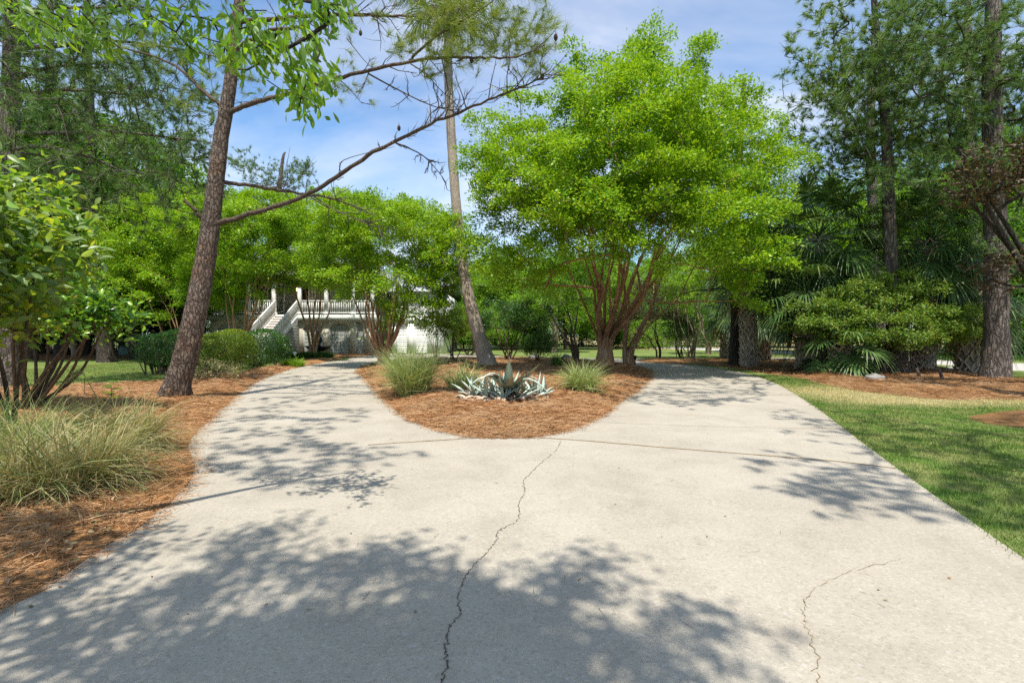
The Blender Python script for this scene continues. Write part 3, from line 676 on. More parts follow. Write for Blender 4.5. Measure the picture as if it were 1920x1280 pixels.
# the little tree with bronze leaves
crape('small low tree with reddish brown leaves past the far drive', [X(1240,29), 29.5, 0], [X(1225,29), 29.5, 3.0], [2.2, 1.8, 1.4], 110, 100, 3, .5, .09, 'bronze', stem_r=.06, fuse=.5, bark='darkbark', name='small_tree', spray=.7, group='small trees by the far drive')

# ------------------------------------------------------------------ pines
def limb(sk, a, b, r0, sag=0.0, up=0.0, n=5, parent=-1):
    a, b = np.array(a, float), np.array(b, float); t = np.linspace(0, 1, n)[:, None]
    P = a + (b - a) * t; P[:, 2] += (up * (4 * t * (1 - t)))[:, 0]; P[1:-1] += rng.normal(size=(n - 2, 3)) * .06 * np.linalg.norm(b - a) / n
    return sk.stem(P, np.linspace(r0, .012, n), parent, 3)
def pine(label, trunk, rad, T, n_needle, L, wd, mat, bark='pinebark_grey', per=3, run=.45, extra_limbs=(), name='pine_tree', group='pine trees', tip=.009, dead=0, back=.3):
    trunk = np.array(trunk, float); e = empty(name, trunk[0], label, 'tree', group); sk = Skel()
    ids = sk.stem(trunk, rad, sub=6)
    for a, b, r0, up in extra_limbs:
        k = int(np.argmin(np.linalg.norm(np.array(sk.P) - np.array(a), axis=1))); limb(sk, sk.P[k], b, r0, up=up, parent=k)
    lo = int(len(ids) * .25)
    T = order(T, trunk[len(trunk) // 2])
    sk.grow(T, step=.45, down=.25, back=back, bow=.10, lo=lo, center=None, jitter=.07); sk.radii(tip, .42)
    g = Geo(); sk.tubes(g, 16, 4, .035, rbig=.1); 
    b = trunk[0]; d = unit(trunk[1] - trunk[0])
    g.tube([b - d * .15, b + d * .15, b + d * .5, b + d * 1.0], np.array([1.38, 1.2, 1.06, .98]) * rad[0], 18, .05, False)
    g.build('trunk', M[bark], e, True)
    P, D = sk.ends(); g = Geo(); tufts(g, P, D, n_needle, L, wd, run=run, per=per, spread=.75); g.build('needles', M[mat], e)
    if dead:
        g = Geo(); PP = np.array(sk.P)
        for _ in range(dead):
            k = rng.integers(lo, len(PP)); d = unit(rng.normal(size=3) + [0, 0, -.1]); l = rng.uniform(.3, 1.1)
            g.tube([PP[k], PP[k] + d * l * .5 + rng.normal(size=3) * .06, PP[k] + d * l + [0, 0, -.12 * l]], [.012, .008, .003], 4)
        g.build('twig_sprays', M['twig'], e)
    return e

# right hand grove
R1b = np.array([X(1688,17.5), 17.5, 0])
R1 = [R1b, W(1676,600,17.6), W(1668,450,17.6), W(1664,300,17.6), W(1655,150,17.6), W(1640,20,17.6), W(1632,-110,17.6)]
T1 = np.vstack([ell(500, W(1640,250,18.3), [3.2, 2.1, 2.9], .2, -.9), ell(240, W(1650,60,17.4), [2.6, 2.4, 2.6], .2), ell(60, W(1560,150,17.4), [1.5,1.4,1.3], .2),
    np.array([W(p, q, 17) + rng.normal(size=3) * .12 for p, q in ((1475,75),(1480,105),(1490,60),(1500,95),(1515,110),(1520,30),(1525,45),(1540,20),(1560,60),(1590,10),(1585,45),(1500,150),(1520,170),(1560,175)) for _ in range(2)])])
pine('slender leaning pine rising through the palms and the clipped azalea', R1, [.27,.24,.20,.17,.13,.09,.05], T1, 44, .25, .016, 'needle', dead=50, per=2, run=.28)
R2b = np.array([X(1865,15.4), 15.4, 0])
R2 = [R2b, W(1868,640,15.4), W(1868,480,15.4), W(1862,300,15.4), W(1860,120,15.4), W(1866,-80,15.4), W(1870,-300,15.4)]
T2 = np.vstack([ell(560, W(1850,170,15.7), [4.2, 2.1, 3.6], .2, -.9), ell(150, W(1740,60,15), [2.2,2.2,1.8], .2), ell(70, W(1790,330,15.4), [2.2,1.2,.9], .2), ell(26, W(1900,470,15.0), [1.2,.7,.5], .2), ell(70, W(1950,330,15.4), [1.8,1.2,1.8], .2)])
pine('stout old pine with furrowed grey bark at the right edge of the lawn', R2, [.33,.31,.28,.26,.22,.17,.1], T2, 44, .25, .015, 'needle_dark', dead=60, per=2, run=.28)
R3b = np.array([X(1383,22), 22.2, 0])
R3 = [R3b, W(1381,600,22.2), W(1378,480,22.2), W(1385,300,22.4), W(1395,150,22.4)]
T3 = np.vstack([ell(110, W(1420,240,22.6), [3.2,2.6,2.6], .2), np.array([W(p, q, 22) + rng.normal(size=3)*.15 for p, q in ((1345,548),(1320,550),(1290,552),(1270,545),(1300,535),(1430,420),(1480,380))])])
pine('dark straight pine trunk standing against a rough palm trunk', R3, [.27,.24,.2,.16,.1], T3, 20, .24, .013, 'needle', 'darkbark', extra_limbs=[(W(1378,552,22.2), W(1275,552,21.5), .06, .12)])
R4b = np.array([X(1655,26), 26, 0])
pine('pine with a thin trunk far back behind the palms', [R4b, W(1640,450,26), W(1632,250,26), W(1640,60,26), W(1640,-60,26)], [.3,.25,.2,.14,.08], np.vstack([ell(300, W(1720,130,26), [5,3.4,4.6], .2), ell(90, W(1530,330,25), [2.4,2,1.6], .2)]), 20, .28, .015, 'needle')
R5b = np.array([X(1850,26), 27, 0])
pine('tall pine behind the stout one near the street', [R5b, W(1830,500,27), W(1820,250,27), W(1815,40,27), W(1815,-80,27)], [.34,.28,.22,.16,.08], ell(340, W(1840,130,26.5), [5,3.6,5.0], .2), 26, .30, .018, 'needle')
# tall pine outside the frame whose limbs shade the right side of the drive
def shadepts(spec, h0, h1, per=3, sd=.25):
    out = []
    for px, py in spec:
        for _ in range(per): out.append(shade(px, py, rng.uniform(h0, h1)) + rng.normal(size=3) * sd)
    return np.array(out)
TR = np.vstack([shadepts([(1420,880),(1470,900),(1520,905),(1570,915),(1620,925),(1680,930),(1740,945),(1560,880),(1630,895),(1480,868),(1550,945),(1600,955),(1680,960),(1440,905)], 7.5, 8.3, 3, .16),
    shadepts([(1430,785),(1480,780),(1520,790),(1560,800),(1450,770),(1530,815)], 9.0, 9.8, 2, .16),
    shadepts([(1640,790),(1700,800),(1770,810),(1840,820),(1900,835),(1700,830),(1780,850),(1860,870),(1900,800),(1640,820),(1820,900),(1760,880),(1880,920),(1600,775),(1900,960),(1560,790),(1740,830),(1820,850),(1660,845),(1900,870),(1850,930)], 8.2, 9.4, 5, .28)])
tr0 = np.array([9.8, 1.2, 0])
pine('pine outside the frame on the right whose limbs shade the driveway', [tr0, tr0 + [0,0,4.0], tr0 + [-.1,.1,8], tr0 + [-.2,.2,12]], [.34,.3,.24,.1], np.vstack([TR, ell(60, tr0 + [0,0,12.5], [2,2,2.5], .2)]), 46, .17, .011, 'needle', back=0)

TQ = np.vstack([shadepts([(p, q) for q in (704,712,720,728,737,746,756) for p in range(1175 + int((760 - q) * .2), 1500 - int((q - 700) * 2.6), 44)], 10.2, 11.2, 4, .3)])
tq0 = np.array([11.6, 7.2, 0])  # unseen pine, added to throw the crape myrtle's missing shade onto the drive
pine('second pine added outside the frame on the right to shade the drive', [tq0, tq0 + [0,0,5.0], tq0 + [-.2,.1,10], tq0 + [-.3,.2,15]], [.34,.3,.24,.1], np.vstack([TQ, ell(50, tq0 + [0,0,15], [2,2,2], .2)]), 46, .18, .015, 'needle', back=0)

# left: the leaning pine, dead limbs over the drive
D0 = 10.2
lb0 = W(322,757,D0); lb0[2] = .05
LP = [lb0, W(350,660,D0), W(376,540,D0), W(395,420,D0), W(413,270,D0), W(430,170,D0), W(438,90,D0), W(452,-30,D0), W(460,-220,D0), W(470,-420,D0), W(480,-600,D0)]
def lean_pine():
    e = empty('pine_tree', lb0, 'leaning red barked pine with long bare limbs over the left drive', 'tree', 'pine trees')
    sk = Skel(); ids = sk.stem(LP, [.245,.22,.195,.165,.14,.12,.11,.095,.08,.055,.03], sub=8)
    P = np.array(LP)
    g = Geo(); sk.radii(); sk.tubes(g, 22, 6, .03, rbig=.05)
    d = unit(LP[1] - LP[0])
    for k in range(9):                       # root flare
        a = k * .7 + rng.normal() * .1; o = np.array([math.cos(a), math.sin(a), 0])
        g.tube([lb0 + d * .6 + o * .16, lb0 + d * .25 + o * .19, lb0 + o * (.30 + .08 * rng.random()) - [0, 0, .12]], [.06, .085, .05], 8, .06)
    g.build('trunk', M['pinebark'], e, True)
    def limbp(pts, r, label=None):
        pp = smooth(np.array([W(*q) for q in pts]), 6, False); g = Geo()
        pp = pp + rng.normal(size=pp.shape) * .008
        g.tube(pp, np.interp(np.linspace(0, 1, len(pp)), np.linspace(0, 1, len(r)), r), 9, .07); o = g.build('limb', M['limb'], e, True)
        return pp
    A = limbp([(398,421,10.2),(440,411,10.15),(500,392,10.0),(570,368,9.8),(640,326,9.6),(700,286,9.4),(780,246,9.2),(860,210,9.0),(940,177,8.8),(1000,155,8.6),(1032,128,8.5)], [.06,.046,.04,.034,.025,.016,.006])
    B = limbp([(430,212,10.2),(455,200,10.1),(500,186,9.9),(560,170,9.6),(610,152,9.3),(680,135,9.0),(750,119,8.7),(830,108,8.3),(900,108,8.0),(970,106,7.8),(1020,85,7.6)], [.052,.044,.037,.032,.025,.017,.007])
    B2 = limbp([(768,116,8.65),(785,95,8.5),(820,68,8.2),(865,40,8.0),(900,20,7.9),(930,-5,7.8)], [.025,.02,.015,.008])
    C = limbp([(386,418,10.2),(372,402,10.1),(360,388,10.05),(345,376,10.0)], [.06,.04,.034,.026])
    Dn = limbp([(408,340,10.2),(450,345,10.6),(510,355,11),(570,364,11.4),(630,374,11.6),(700,402,11.8)], [.045,.038,.03,.02,.01])
    E = limbp([(428,205,10.2),(412,195,10.2),(380,170,10.4),(330,125,10.6),(250,95,10.8),(140,70,11)], [.05,.04,.03,.02,.01])
    F = limbp([(452,40,10.2),(560,32,10),(640,27,9.8),(720,30,9.6),(800,29,9.4)], [.05,.04,.035,.025,.014])
    F2 = limbp([(445,90,10.2),(500,60,9.9),(560,50,9.7),(610,20,9.5),(650,-15,9.4)], [.04,.035,.025,.012])
    # dead twigs
    g = Geo()
    def twigs(pp, n, lo, hi, up, l0, l1, depth=2):
        for _ in range(n):
            k = rng.integers(int(lo * len(pp)), int(hi * (len(pp) - 1))); t = unit(pp[k + 1] - pp[k])
            d = unit(t * rng.uniform(.3, 1.1) + rng.normal(size=3) * .55 + np.array([0, 0, up])); l = rng.uniform(l0, l1)
            q = [pp[k], pp[k] + d * l * .35 + rng.normal(size=3) * .02, pp[k] + d * l * .7 + np.array([0, 0, .06 * l]) + rng.normal(size=3) * .03, pp[k] + d * l + np.array([0, 0, .18 * l])]
            g.tube(q, [.011, .008, .006, .003], 4)
            for _ in range(depth * 2):
                s = rng.uniform(.3, 1); a = q[0] * (1 - s) + q[2] * s; d2 = unit(d + rng.normal(size=3) * .6 + [0, 0, .25]); l2 = l * rng.uniform(.15, .45)
                g.tube([a, a + d2 * l2 * .5, a + d2 * l2 + [0, 0, .1 * l2]], [.005, .004, .002], 3)
    twigs(A, 34, .55, .99, .35, .25, .8); twigs(A, 14, .1, .6, .0, .15, .5); twigs(B, 22, .25, .75, -.35, .3, .9); twigs(Dn, 26, .3, .98, -.1, .3, .9); twigs(F, 26, .2, .98, -.4, .25, .9); twigs(F2, 14, .2, .9, -.2, .25, .7)
    for q in ([(552,180),(640,235),(700,290)],):
        pass
    def branchlet(pts, r):
        pp = smooth(np.array([W(*q) for q in pts]), 5, False); g.tube(pp, np.linspace(r, .004, len(pp)), 5); return pp
    b1 = branchlet([(690,138,9),(730,160,8.95),(790,190,8.9),(830,204,8.9),(870,206,8.9)], .016); twigs(b1, 16, .2, .95, .3, .15, .45, 1)
    b2 = branchlet([(640,328,9.6),(645,300,9.6),(740,275,9.6)], .012)
    b3 = branchlet([(742,268,9.3),(790,290,9.3),(820,320,9.3),(838,345,9.3)], .014); twigs(b3, 12, .2, .95, .1, .15, .4, 1)
    b4 = branchlet([(770,120,8.7),(800,140,8.7),(822,165,8.7),(850,190,8.7)], .012); twigs(b4, 8, .2, .9, 0, .15, .35, 1)
    b5 = branchlet([(650,72,9.2),(680,110,9.2),(700,130,9.1)], .01); b6 = branchlet([(1000,95,7.7),(1030,70,7.65),(1045,50,7.6)], .01)
    b7 = branchlet([(590,370,9.8),(640,400,9.8),(700,420,9.9),(740,430,10)], .012); twigs(b7, 14, .2, .95, -.1, .15, .5, 1)
    g.build('twig_sprays', M['twig'], e)
    # living needles
    g = Geo(); T = []; Dd = []
    def nd_(pts, Y, n, sd, dirv):
        for p, q in pts:
            for _ in range(n): T.append(W(p, q, Y) + rng.normal(size=3) * sd); Dd.append(unit(np.array(dirv) + rng.normal(size=3) * .5))
    nd_([(785,70),(800,45),(820,55),(840,85),(850,40),(870,75),(880,50),(900,90),(910,60),(930,85),(940,40),(960,75),(975,60),(990,85),(1000,50),(820,20),(870,15),(930,15),(980,20),(800,95),(830,110),(860,100),(1005,100),(1020,80),(940,100),(770,85),(850,20),(900,30),(950,60),(1010,40),(790,20)], 8.1, 5, .15, (.6, 0, .3))
    nd_([(1045,55),(1040,62)], 7.6, 1, .04, (.8, 0, .5)); nd_([(820,125),(835,135)], 8.3, 1, .05, (.3, 0, -.8))
    nd_([(620,150),(610,165),(632,172),(668,152),(690,128),(668,122),(680,182),(640,140)], 9.2, 1, .06, (.5, 0, -.2))
    nd_([(650,12),(680,20),(720,10),(750,15),(780,8),(700,40),(660,50)], 9.5, 2, .12, (.3, 0, .1))
    nd_([(380,165),(370,140),(395,180),(340,130),(420,130),(455,120),(480,90),(440,150),(520,70),(330,100),(300,90),(250,90),(200,80)], 10.4, 3, .2, (-.5, 0, .2))
    tufts(g, np.array(T), np.array(Dd), 52, .20, .0052, run=.22, per=2)
    g.build('needles', M['needle_lime'], e)
    # the crown above the frame, whose limbs reach towards the camera and shade the left branch of the drive
    sk2 = Skel(); ids = sk2.stem(LP[7:], [.11,.09,.06,.03], sub=8)
    TL = np.vstack([shadepts([(430,850),(480,845),(520,840),(560,840),(600,845),(650,850),(700,860),(470,880),(520,880),(560,890),(610,870),(640,830),(560,810),(480,815),(430,880),(400,840),(590,815),(740,855),(660,875),(500,905),(530,830),(450,860)], 8.6, 9.4, 3, .13),
        shadepts([(450,790),(500,785),(560,775),(620,790),(430,810),(520,760),(600,755),(480,750),(560,745),(620,740),(540,790),(470,725),(520,700),(580,690),(480,770),(590,800),(660,770)], 9.8, 10.4, 4, .2),
        shadepts([(520,722),(560,715),(600,722),(640,715),(560,730),(660,700),(600,700)], 10.5, 11, 3, .25),
        ell(60, LP[9], [2.2, 2.2, 1.6], .3)])
    sk2.grow(order(TL, LP[8]), step=.5, down=.1, bow=.05); sk2.radii(.004, .34)
    g = Geo(); sk2.tubes(g, 8, 4, .05, rbig=.1); g.build('limb', M['limb'], e, True)
    P2, D2 = sk2.ends(); g = Geo(); tufts(g, P2, D2, 48, .17, .010, run=.4, per=3); g.build('needles', M['needle'], e)
    for p, q, y in ((1017,143,8.55),(676,62,9.5),(748,240,9.3),(1042,70,7.6),(884,112,8)):
        c = W(p, q, y); g = Geo(); g.lathe([(.002,.05),(.02,.04),(.028,.02),(.032,0),(.028,-.03),(.015,-.05),(.002,-.06)], c, 10); g.tube([c + [0,0,.04], c + [0,0,.09]], .005, 5)
        g.build('pine_cone', M['cone'], e)
lean_pine()

# left background pines: layered dark limbs drooping into the picture
def leftpines():
    b = np.array([X(12,13), 13.0, 0])
    tr = [b, W(14,450,13), W(18,250,13), W(22,60,13), W(25,-150,13), W(28,-330,13)]
    L = [(W(18,235,13), W(395,268,12.4), .07, .15), (W(18,160,13), W(180,120,12.2), .07, .2), (W(16,290,13), W(250,330,12), .06, .25), (W(20,100,13), W(420,110,12.8), .065, .35), (W(15,360,13), W(330,345,12.6), .06, .3), (W(18,200,13), W(330,190,13.2), .06, .25), (W(20,20,13), W(330,30,12.5), .06, .2)]
    T = np.vstack([np.array([W(p, q, 12.5) for p, q in zip(rng.uniform(30, 385, 560), rng.uniform(50, 400, 560))]) + rng.normal(size=(560, 3)) * [.1, .9, .1],
                   np.array([W(p, q, 12.6) for p, q in zip(rng.uniform(-60, 350, 240), rng.uniform(-60, 160, 240))]) + rng.normal(size=(240, 3)) * [.1, .9, .1],
                   ell(50, W(30,-250,13), [2.5,2.5,2.5], .3)])
    pine('dark pine at the left edge with long level limbs over the lawn', tr, [.26,.22,.19,.17,.14,.08], T, 44, .21, .011, 'needle_dark', extra_limbs=L, dead=140, per=2, run=.25)
    b = np.array([X(185,25), 25.5, 0])
    pine('tall pine with a black trunk behind the left lawn', [b, W(180,500,25.5), W(172,300,25.5), W(165,100,25.5), W(165,-60,25.5)], [.32,.28,.22,.16,.08], np.vstack([ell(260, W(170,160,25), [5,3,4.6], .2), ell(70, W(330,260,24), [2.4,2,1.2], .2), ell(60, W(100,330,24.5), [3,2,1.4], .2)]), 20, .27, .014, 'needle_dark', 'darkbark')
    b = np.array([X(470,42), 43, 0])
    pine('pine whose top shows above the left crape myrtles', [b, W(500,500,43), W(520,380,43), W(530,300,43), W(535,285,43)], [.3,.26,.2,.12,.05], np.vstack([ell(110, W(520,335,43), [3.6,2.6,1.5], .2), ell(30, W(570,310,43), [1.0,1,.9], .2), ell(50, W(460,310,43), [2.4,2,1.2], .2)]), 20, .32, .024, 'needle_dark')
    b = np.array([X(90,32), 33, 0])
    pine('second dark trunked pine deep in the left wood', [b, W(95,450,33), W(90,250,33), W(95,60,33), W(95,-40,33)], [.36,.3,.25,.18,.08], np.vstack([ell(240, W(80,190,33), [6,3,6], .2), ell(70, W(300,180,33), [3,2.6,3], .2)]), 18, .32, .02, 'needle_dark', 'darkbark')
leftpines()

# ------------------------------------------------------------------ house
def house():
    Y0 = 35.0; hx = lambda p: (p - 960) / FPX * Y0; hz = lambda q: HC + (HY - q) / FPX * Y0
    e = empty('house', (hx(540), Y0 + 4, 0), 'raised cottage with white porch railings, arched louvres and a grey metal roof', 'house')
    XL, XR = hx(392), hx(702); ZF = hz(590); ZB = hz(601); ZE = hz(517); YW = Y0 + 2.6; YB = 47.0
    def B(name, mat, boxes, parent=e, smooth=False):
        g = Geo()
        for b in boxes: g.box(*b)
        o = g.build(name, M[mat], parent); return o
    B('wall', 'siding', [(XL, XR, YW, YB, ZF + .02, ZE + .1)])
    B('porch_floor', 'trim', [(XL - .1, XR + .1, Y0 - .12, YW, ZB, ZF)])
    B('porch_ceiling', 'trim', [(XL, XR, Y0 - .1, YW - .01, ZE + .02, ZE + .12)])
    B('beam', 'trim', [(XL, XR, Y0 - .13, Y0 + .13, ZE - .28, ZE)])
    cols = [hx(p) for p in (417, 465, 514, 562, 612, 662, 699)]
    for x in cols:
        B('column', 'white', [(x - .115, x + .115, Y0 - .115, Y0 + .115, ZF, ZE - .28), (x - .16, x + .16, Y0 - .16, Y0 + .16, ZF, ZF + .16), (x - .15, x + .15, Y0 - .15, Y0 + .15, ZE - .38, ZE - .282)])
    for a, b in zip([hx(392)] + cols[:-1], cols):
        if abs(a - cols[2]) < .01: continue
        g = Geo(); n = int((b - a - .3) / .115); zt = ZF + .98
        g.box(a + .1, b - .1, Y0 - .05, Y0 + .05, zt - .06, zt); g.box(a + .1, b - .1, Y0 - .035, Y0 + .035, ZF + .1, ZF + .16)
        for k in range(n): x = a + .18 + (b - a - .36) * k / max(1, n - 1); g.box(x - .022, x + .022, Y0 - .022, Y0 + .022, ZF + .16, zt - .06)
        g.build('railing', M['white'], e)
    # basement front: piers and arched openings filled with louvres
    g = Geo(); gl = []; zt = ZB; za = hz(612); arch = [(hx(405), hx(447)), (hx(567), hx(604)), (hx(616), hx(654))]
    yb0, yb1 = Y0 + .12, Y0 + .38
    xs = [XL]
    for a, b in arch:
        g.box(xs[-1], a, yb0, yb1, 0, zt - .002); t = np.linspace(0, np.pi, 15); ax = (a + b) / 2 - np.cos(t) * (b - a) / 2; azz = za - .25 + np.sin(t) * .45
        V = []; F = []
        for i in range(15): V += [[ax[i], yb0, azz[i]], [ax[i], yb0, zt - .002], [ax[i], yb1, azz[i]]]
        for i in range(14): F += [[3*i, 3*i+3, 3*i+4, 3*i+1], [3*i, 3*i+2, 3*i+5, 3*i+3]]
        g.add(V, F); xs.append(b); gl.append((a, b, ax, azz))
    g.box(xs[-1], hx(667), yb0, yb1, 0, zt - .002); g.box(hx(681), XR, yb0, yb1, 0, zt - .002); g.box(hx(667), hx(681), yb0, yb1, 2.25, zt - .002)
    g.build('basement_wall', M['cream'], e)
    def louvres(a, b, z0, z1, top=None, name='louvre'):
        g = Geo(); z = z0 + .05
        g.box(a, b, yb0 + .24, yb0 + .25, z0, z1 - .5 if top is not None else z1)
        if top is not None:
            ax, azz = top; m = len(ax); g.add([[x, yb0 + .22, zz] for x, zz in zip(ax, azz)] + [[(a + b) / 2, yb0 + .22, z1 - .6]], None, [[i + 1, i, m] for i in range(m - 1)])
        while z < z1 - .04:
            lo, hi = a + .03, b - .03
            if top is not None:
                ax, azz = top; ok = ax[azz > z + .06]
                if len(ok) < 2: break
                lo, hi = max(lo, ok.min()), min(hi, ok.max())
            g.add([[lo, yb0 + .08, z], [hi, yb0 + .08, z], [hi, yb0 + .15, z + .075], [lo, yb0 + .15, z + .075], [lo, yb0 + .08, z - .015], [hi, yb0 + .08, z - .015]], [[0, 1, 2, 3], [4, 5, 1, 0]]); z += .095
        g.box(a, a + .06, yb0 + .05, yb0 + .2, z0, z1 - .45 if top is not None else z1); g.box(b - .06, b, yb0 + .05, yb0 + .2, z0, z1 - .45 if top is not None else z1)
        return g.build(name, M['louvre'], e)
    for a, b, ax, azz in gl: louvres(a, b, .02, azz.max() + .02, (ax, azz))
    dr = louvres(hx(667), hx(681), .02, 1.1, None, 'louvre_door'); louvres(hx(667), hx(681), 1.2, 2.25, None, 'louvre_door')
    B('fascia', 'trim', [(XL - .12, XR + .12, Y0 - .16, Y0 - .122, ZB + .03, ZF - .02)])
    # stairs straight out from the porch
    a, b = cols[2] + .12, cols[3] - .12; n = 15; run = .29
    g = Geo()
    for i in range(n):
        z = ZF * (1 - (i + 1) / (n + 1)); g.box(a, b, Y0 - .16 - run * (i + 1), Y0 - .16 - run * i + .03, z - .04, z)
    g.build('stair_treads', M['tread'], e); g = Geo()
    for i in range(n + 1):
        z = ZF * (1 - i / (n + 1)); g.box(a + .01, b - .01, Y0 - .16 - run * i - .02, Y0 - .16 - run * i, z - ZF / (n + 1) + .002, z - .041)
    g.build('stair_risers', M['white'], e)
    y1 = Y0 - .16 - run * (n + .5)
    for x in (a, b):
        g = Geo(); g.beam((x, Y0 - .18, ZF - .2), (x, y1, .0), .06, .34); g.build('stringer', M['white'], e)
        g = Geo(); g.beam((x, Y0 - .1, ZF + .96), (x, y1, 1.08), .09, .08); g.beam((x, Y0 - .1, ZF + .16), (x, y1, .26), .06, .06)
        for k in range(34):
            t = (k + .5) / 34; yy = Y0 - .1 + (y1 - Y0 + .1) * t; z0 = ZF + .16 + (.26 - ZF - .16) * t; g.box(x - .022, x + .022, yy - .022, yy + .022, z0, z0 + .8)
        g.box(x - .08, x + .08, y1 - .08, y1 + .08, 0, 1.22); g.build('stair_railing', M['white'], e)
    # side skirt under the stairs
    g = Geo(); z = .05
    while z < ZF - .4:
        yy = Y0 + .1 - (1 - z / (ZF - .3)) * (Y0 - y1 - .4); g.box(b + .02, b + .05, yy, Y0 + .1, z, z + .07); z += .1
    g.build('stair_lattice', M['louvre'], e)
    # door, windows
    d0, d1 = hx(529), hx(549)
    d = B('door', 'darkwood', [(d0, d1, YW - .06, YW - .005, ZF, ZF + 2.25)]); 
    B('door_frame', 'white', [(d0 - .12, d0 - .002, YW - .1, YW - .004, ZF, ZF + 2.35), (d1 + .002, d1 + .12, YW - .1, YW - .004, ZF, ZF + 2.35), (d0 - .12, d1 + .12, YW - .09, YW - .004, ZF + 2.352, ZF + 2.5)], d)
    B('handle', 'iron', [(d1 - .14, d1 - .1, YW - .12, YW - .06, ZF + .95, ZF + 1.15)], d)
    for p0, p1 in ((424, 440), (452, 466), (478, 500), (553, 563), (576, 592), (626, 644), (668, 684)):
        x0, x1 = hx(p0), hx(p1); z0 = ZF + .35; z1 = ZF + 2.3
        wdw = B('window', 'white', [(x0 - .1, x0, YW - .09, YW - .003, z0 - .1, z1 + .1), (x1, x1 + .1, YW - .09, YW - .003, z0 - .1, z1 + .1), (x0, x1, YW - .08, YW - .003, z1, z1 + .1), (x0, x1, YW - .08, YW - .003, z0 - .1, z0), ((x0+x1)/2 - .02, (x0+x1)/2 + .02, YW - .06, YW - .003, z0, z1), (x0, x1, YW - .055, YW - .003, (z0+z1)/2 - .025, (z0+z1)/2 + .025)])
        B('pane', 'glass', [(x0, x1, YW - .03, YW - .001, z0, z1)], wdw)
    # hip roof with standing seams, a gable over the stairs
    def slope(g, a, b, c, d_, th=.12, seams=0):
        V = np.array([a, b, c, d_], float); n = unit(np.cross(V[1] - V[0], V[3] - V[0])); g.add(np.vstack([V, V - n * th]), [[0,1,2,3],[7,6,5,4],[0,4,5,1],[1,5,6,2],[2,6,7,3],[3,7,4,0]])
        for k in range(seams):
            t = (k + .5) / seams; p = V[0] * (1 - t) + V[1] * t; q = V[3] * (1 - t) + V[2] * t; g.beam(p + n * .02, q + n * .02, .035, .05)
    g = Geo(); o = .55; ex0, ex1, ey0, ey1 = XL - o, XR + o, Y0 - o, YB + o; zr = hz(425); ym = (ey0 + ey1) / 2; ze = ZE + .05
    slope(g, (ex0, ey0, ze), (ex1, ey0, ze), (ex1 - 4.6, ym, zr), (ex0 + 4.6, ym, zr), seams=24)
    slope(g, (ex1, ey1, ze), (ex0, ey1, ze), (ex0 + 4.6, ym, zr), (ex1 - 4.6, ym, zr))
    slope(g, (ex1, ey0, ze), (ex1, ey1, ze), (ex1 - 4.6, ym, zr), (ex1 - 4.601, ym, zr)); slope(g, (ex0, ey1, ze), (ex0, ey0, ze), (ex0 + 4.6, ym, zr), (ex0 + 4.601, ym, zr))
    r = g.build('roof', M['metalroof'], e)
    B('eave', 'white', [(ex0, ex1, ey0 - .03, ey0 + .02, ZE - .14, ze + .02)], r)
    gx0, gx1, gz = cols[2] - .5, cols[3] + .5, ZE + 1.35; gm = (gx0 + gx1) / 2
    g = Geo(); yg = Y0 - .5; slope(g, (gx0 - .2, yg - .25, ZE), (gx0 - .2, yg + 3, ZE), (gm, yg + 3, gz + .15), (gm, yg - .25, gz + .15)); slope(g, (gx1 + .2, yg + 3, ZE), (gx1 + .2, yg - .25, ZE), (gm, yg - .25, gz + .15), (gm, yg + 3, gz + .15)); g.build('roof', M['metalroof'], e)
    g = Geo(); g.add([[gx0, yg, ZE], [gx1, yg, ZE], [gm, yg, gz - .06], [gx0, yg + .2, ZE], [gx1, yg + .2, ZE], [gm, yg + .2, gz - .06]], None, [[0, 1, 2], [5, 4, 3]]); g.build('gable', M['cream'], e)
    # garage wing
    gy = 37.2; X0, X1 = X(735, gy), X(832, gy); zt = Z(588, gy)
    wl = Geo(); dz = Z(607, gy); doors = [(X(744, gy), X(763, gy)), (X(780, gy), X(801, gy)), ]
    xs = [X0] + [v for d in doors for v in d] + [X1]
    for i in range(0, len(xs), 2): wl.box(xs[i], xs[i + 1], gy, gy + .5, 0, dz)
    wl.box(X0, X1, gy, gy + .5, dz, Z(548, gy)); wl.box(X0, X0 + .3, gy + .5, gy + 9, 0, Z(548, gy)); wl.box(X1 - .3, X1, gy + .5, gy + 9, 0, Z(548, gy)); wl.box(X0, X1, gy + 9, gy + 9.3, 0, Z(548, gy))
    wl.build('garage_wall', M['white'], e)
    B('cornice', 'white', [(X0 - .05, X1 + .1, gy - .17, gy - .003, Z(603, gy), Z(596, gy)), (X0 - .05, X1 + .1, gy - .10, gy - .003, Z(596, gy) + .003, Z(590, gy))])
    for a, b in doors:
        g = Geo(); k = 0; z = .02
        while z < dz - .05: g.box(a, b, gy + .10 + .004 * (k % 2), gy + .2, z, z + .13); z += .133; k += 1
        g.build('garage_door', M['white'], e)
    for xx in (X(771, gy), X(814, gy)): B('pilaster', 'white', [(xx - .2, xx + .2, gy - .14, gy - .003, 0, dz)])
    g = Geo(); o = .5; zt2 = Z(546, gy); zr = Z(505, gy)
    slope(g, (X0 - o, gy - o, zt2), (X1 + o, gy - o, zt2), (X1 + o, gy + 4.5, zr), (X0 - o, gy + 4.5, zr), seams=9); slope(g, (X1 + o, gy + 9.8, zt2), (X0 - o, gy + 9.8, zt2), (X0 - o, gy + 4.5, zr), (X1 + o, gy + 4.5, zr)); g.build('roof', M['metalroof'], e)
    # things on the porch
    l = empty('pendant_lamp', (hx(547), Y0 + 1.0, hz(545)), 'small glowing amber lantern hanging from the porch ceiling', 'lamp')
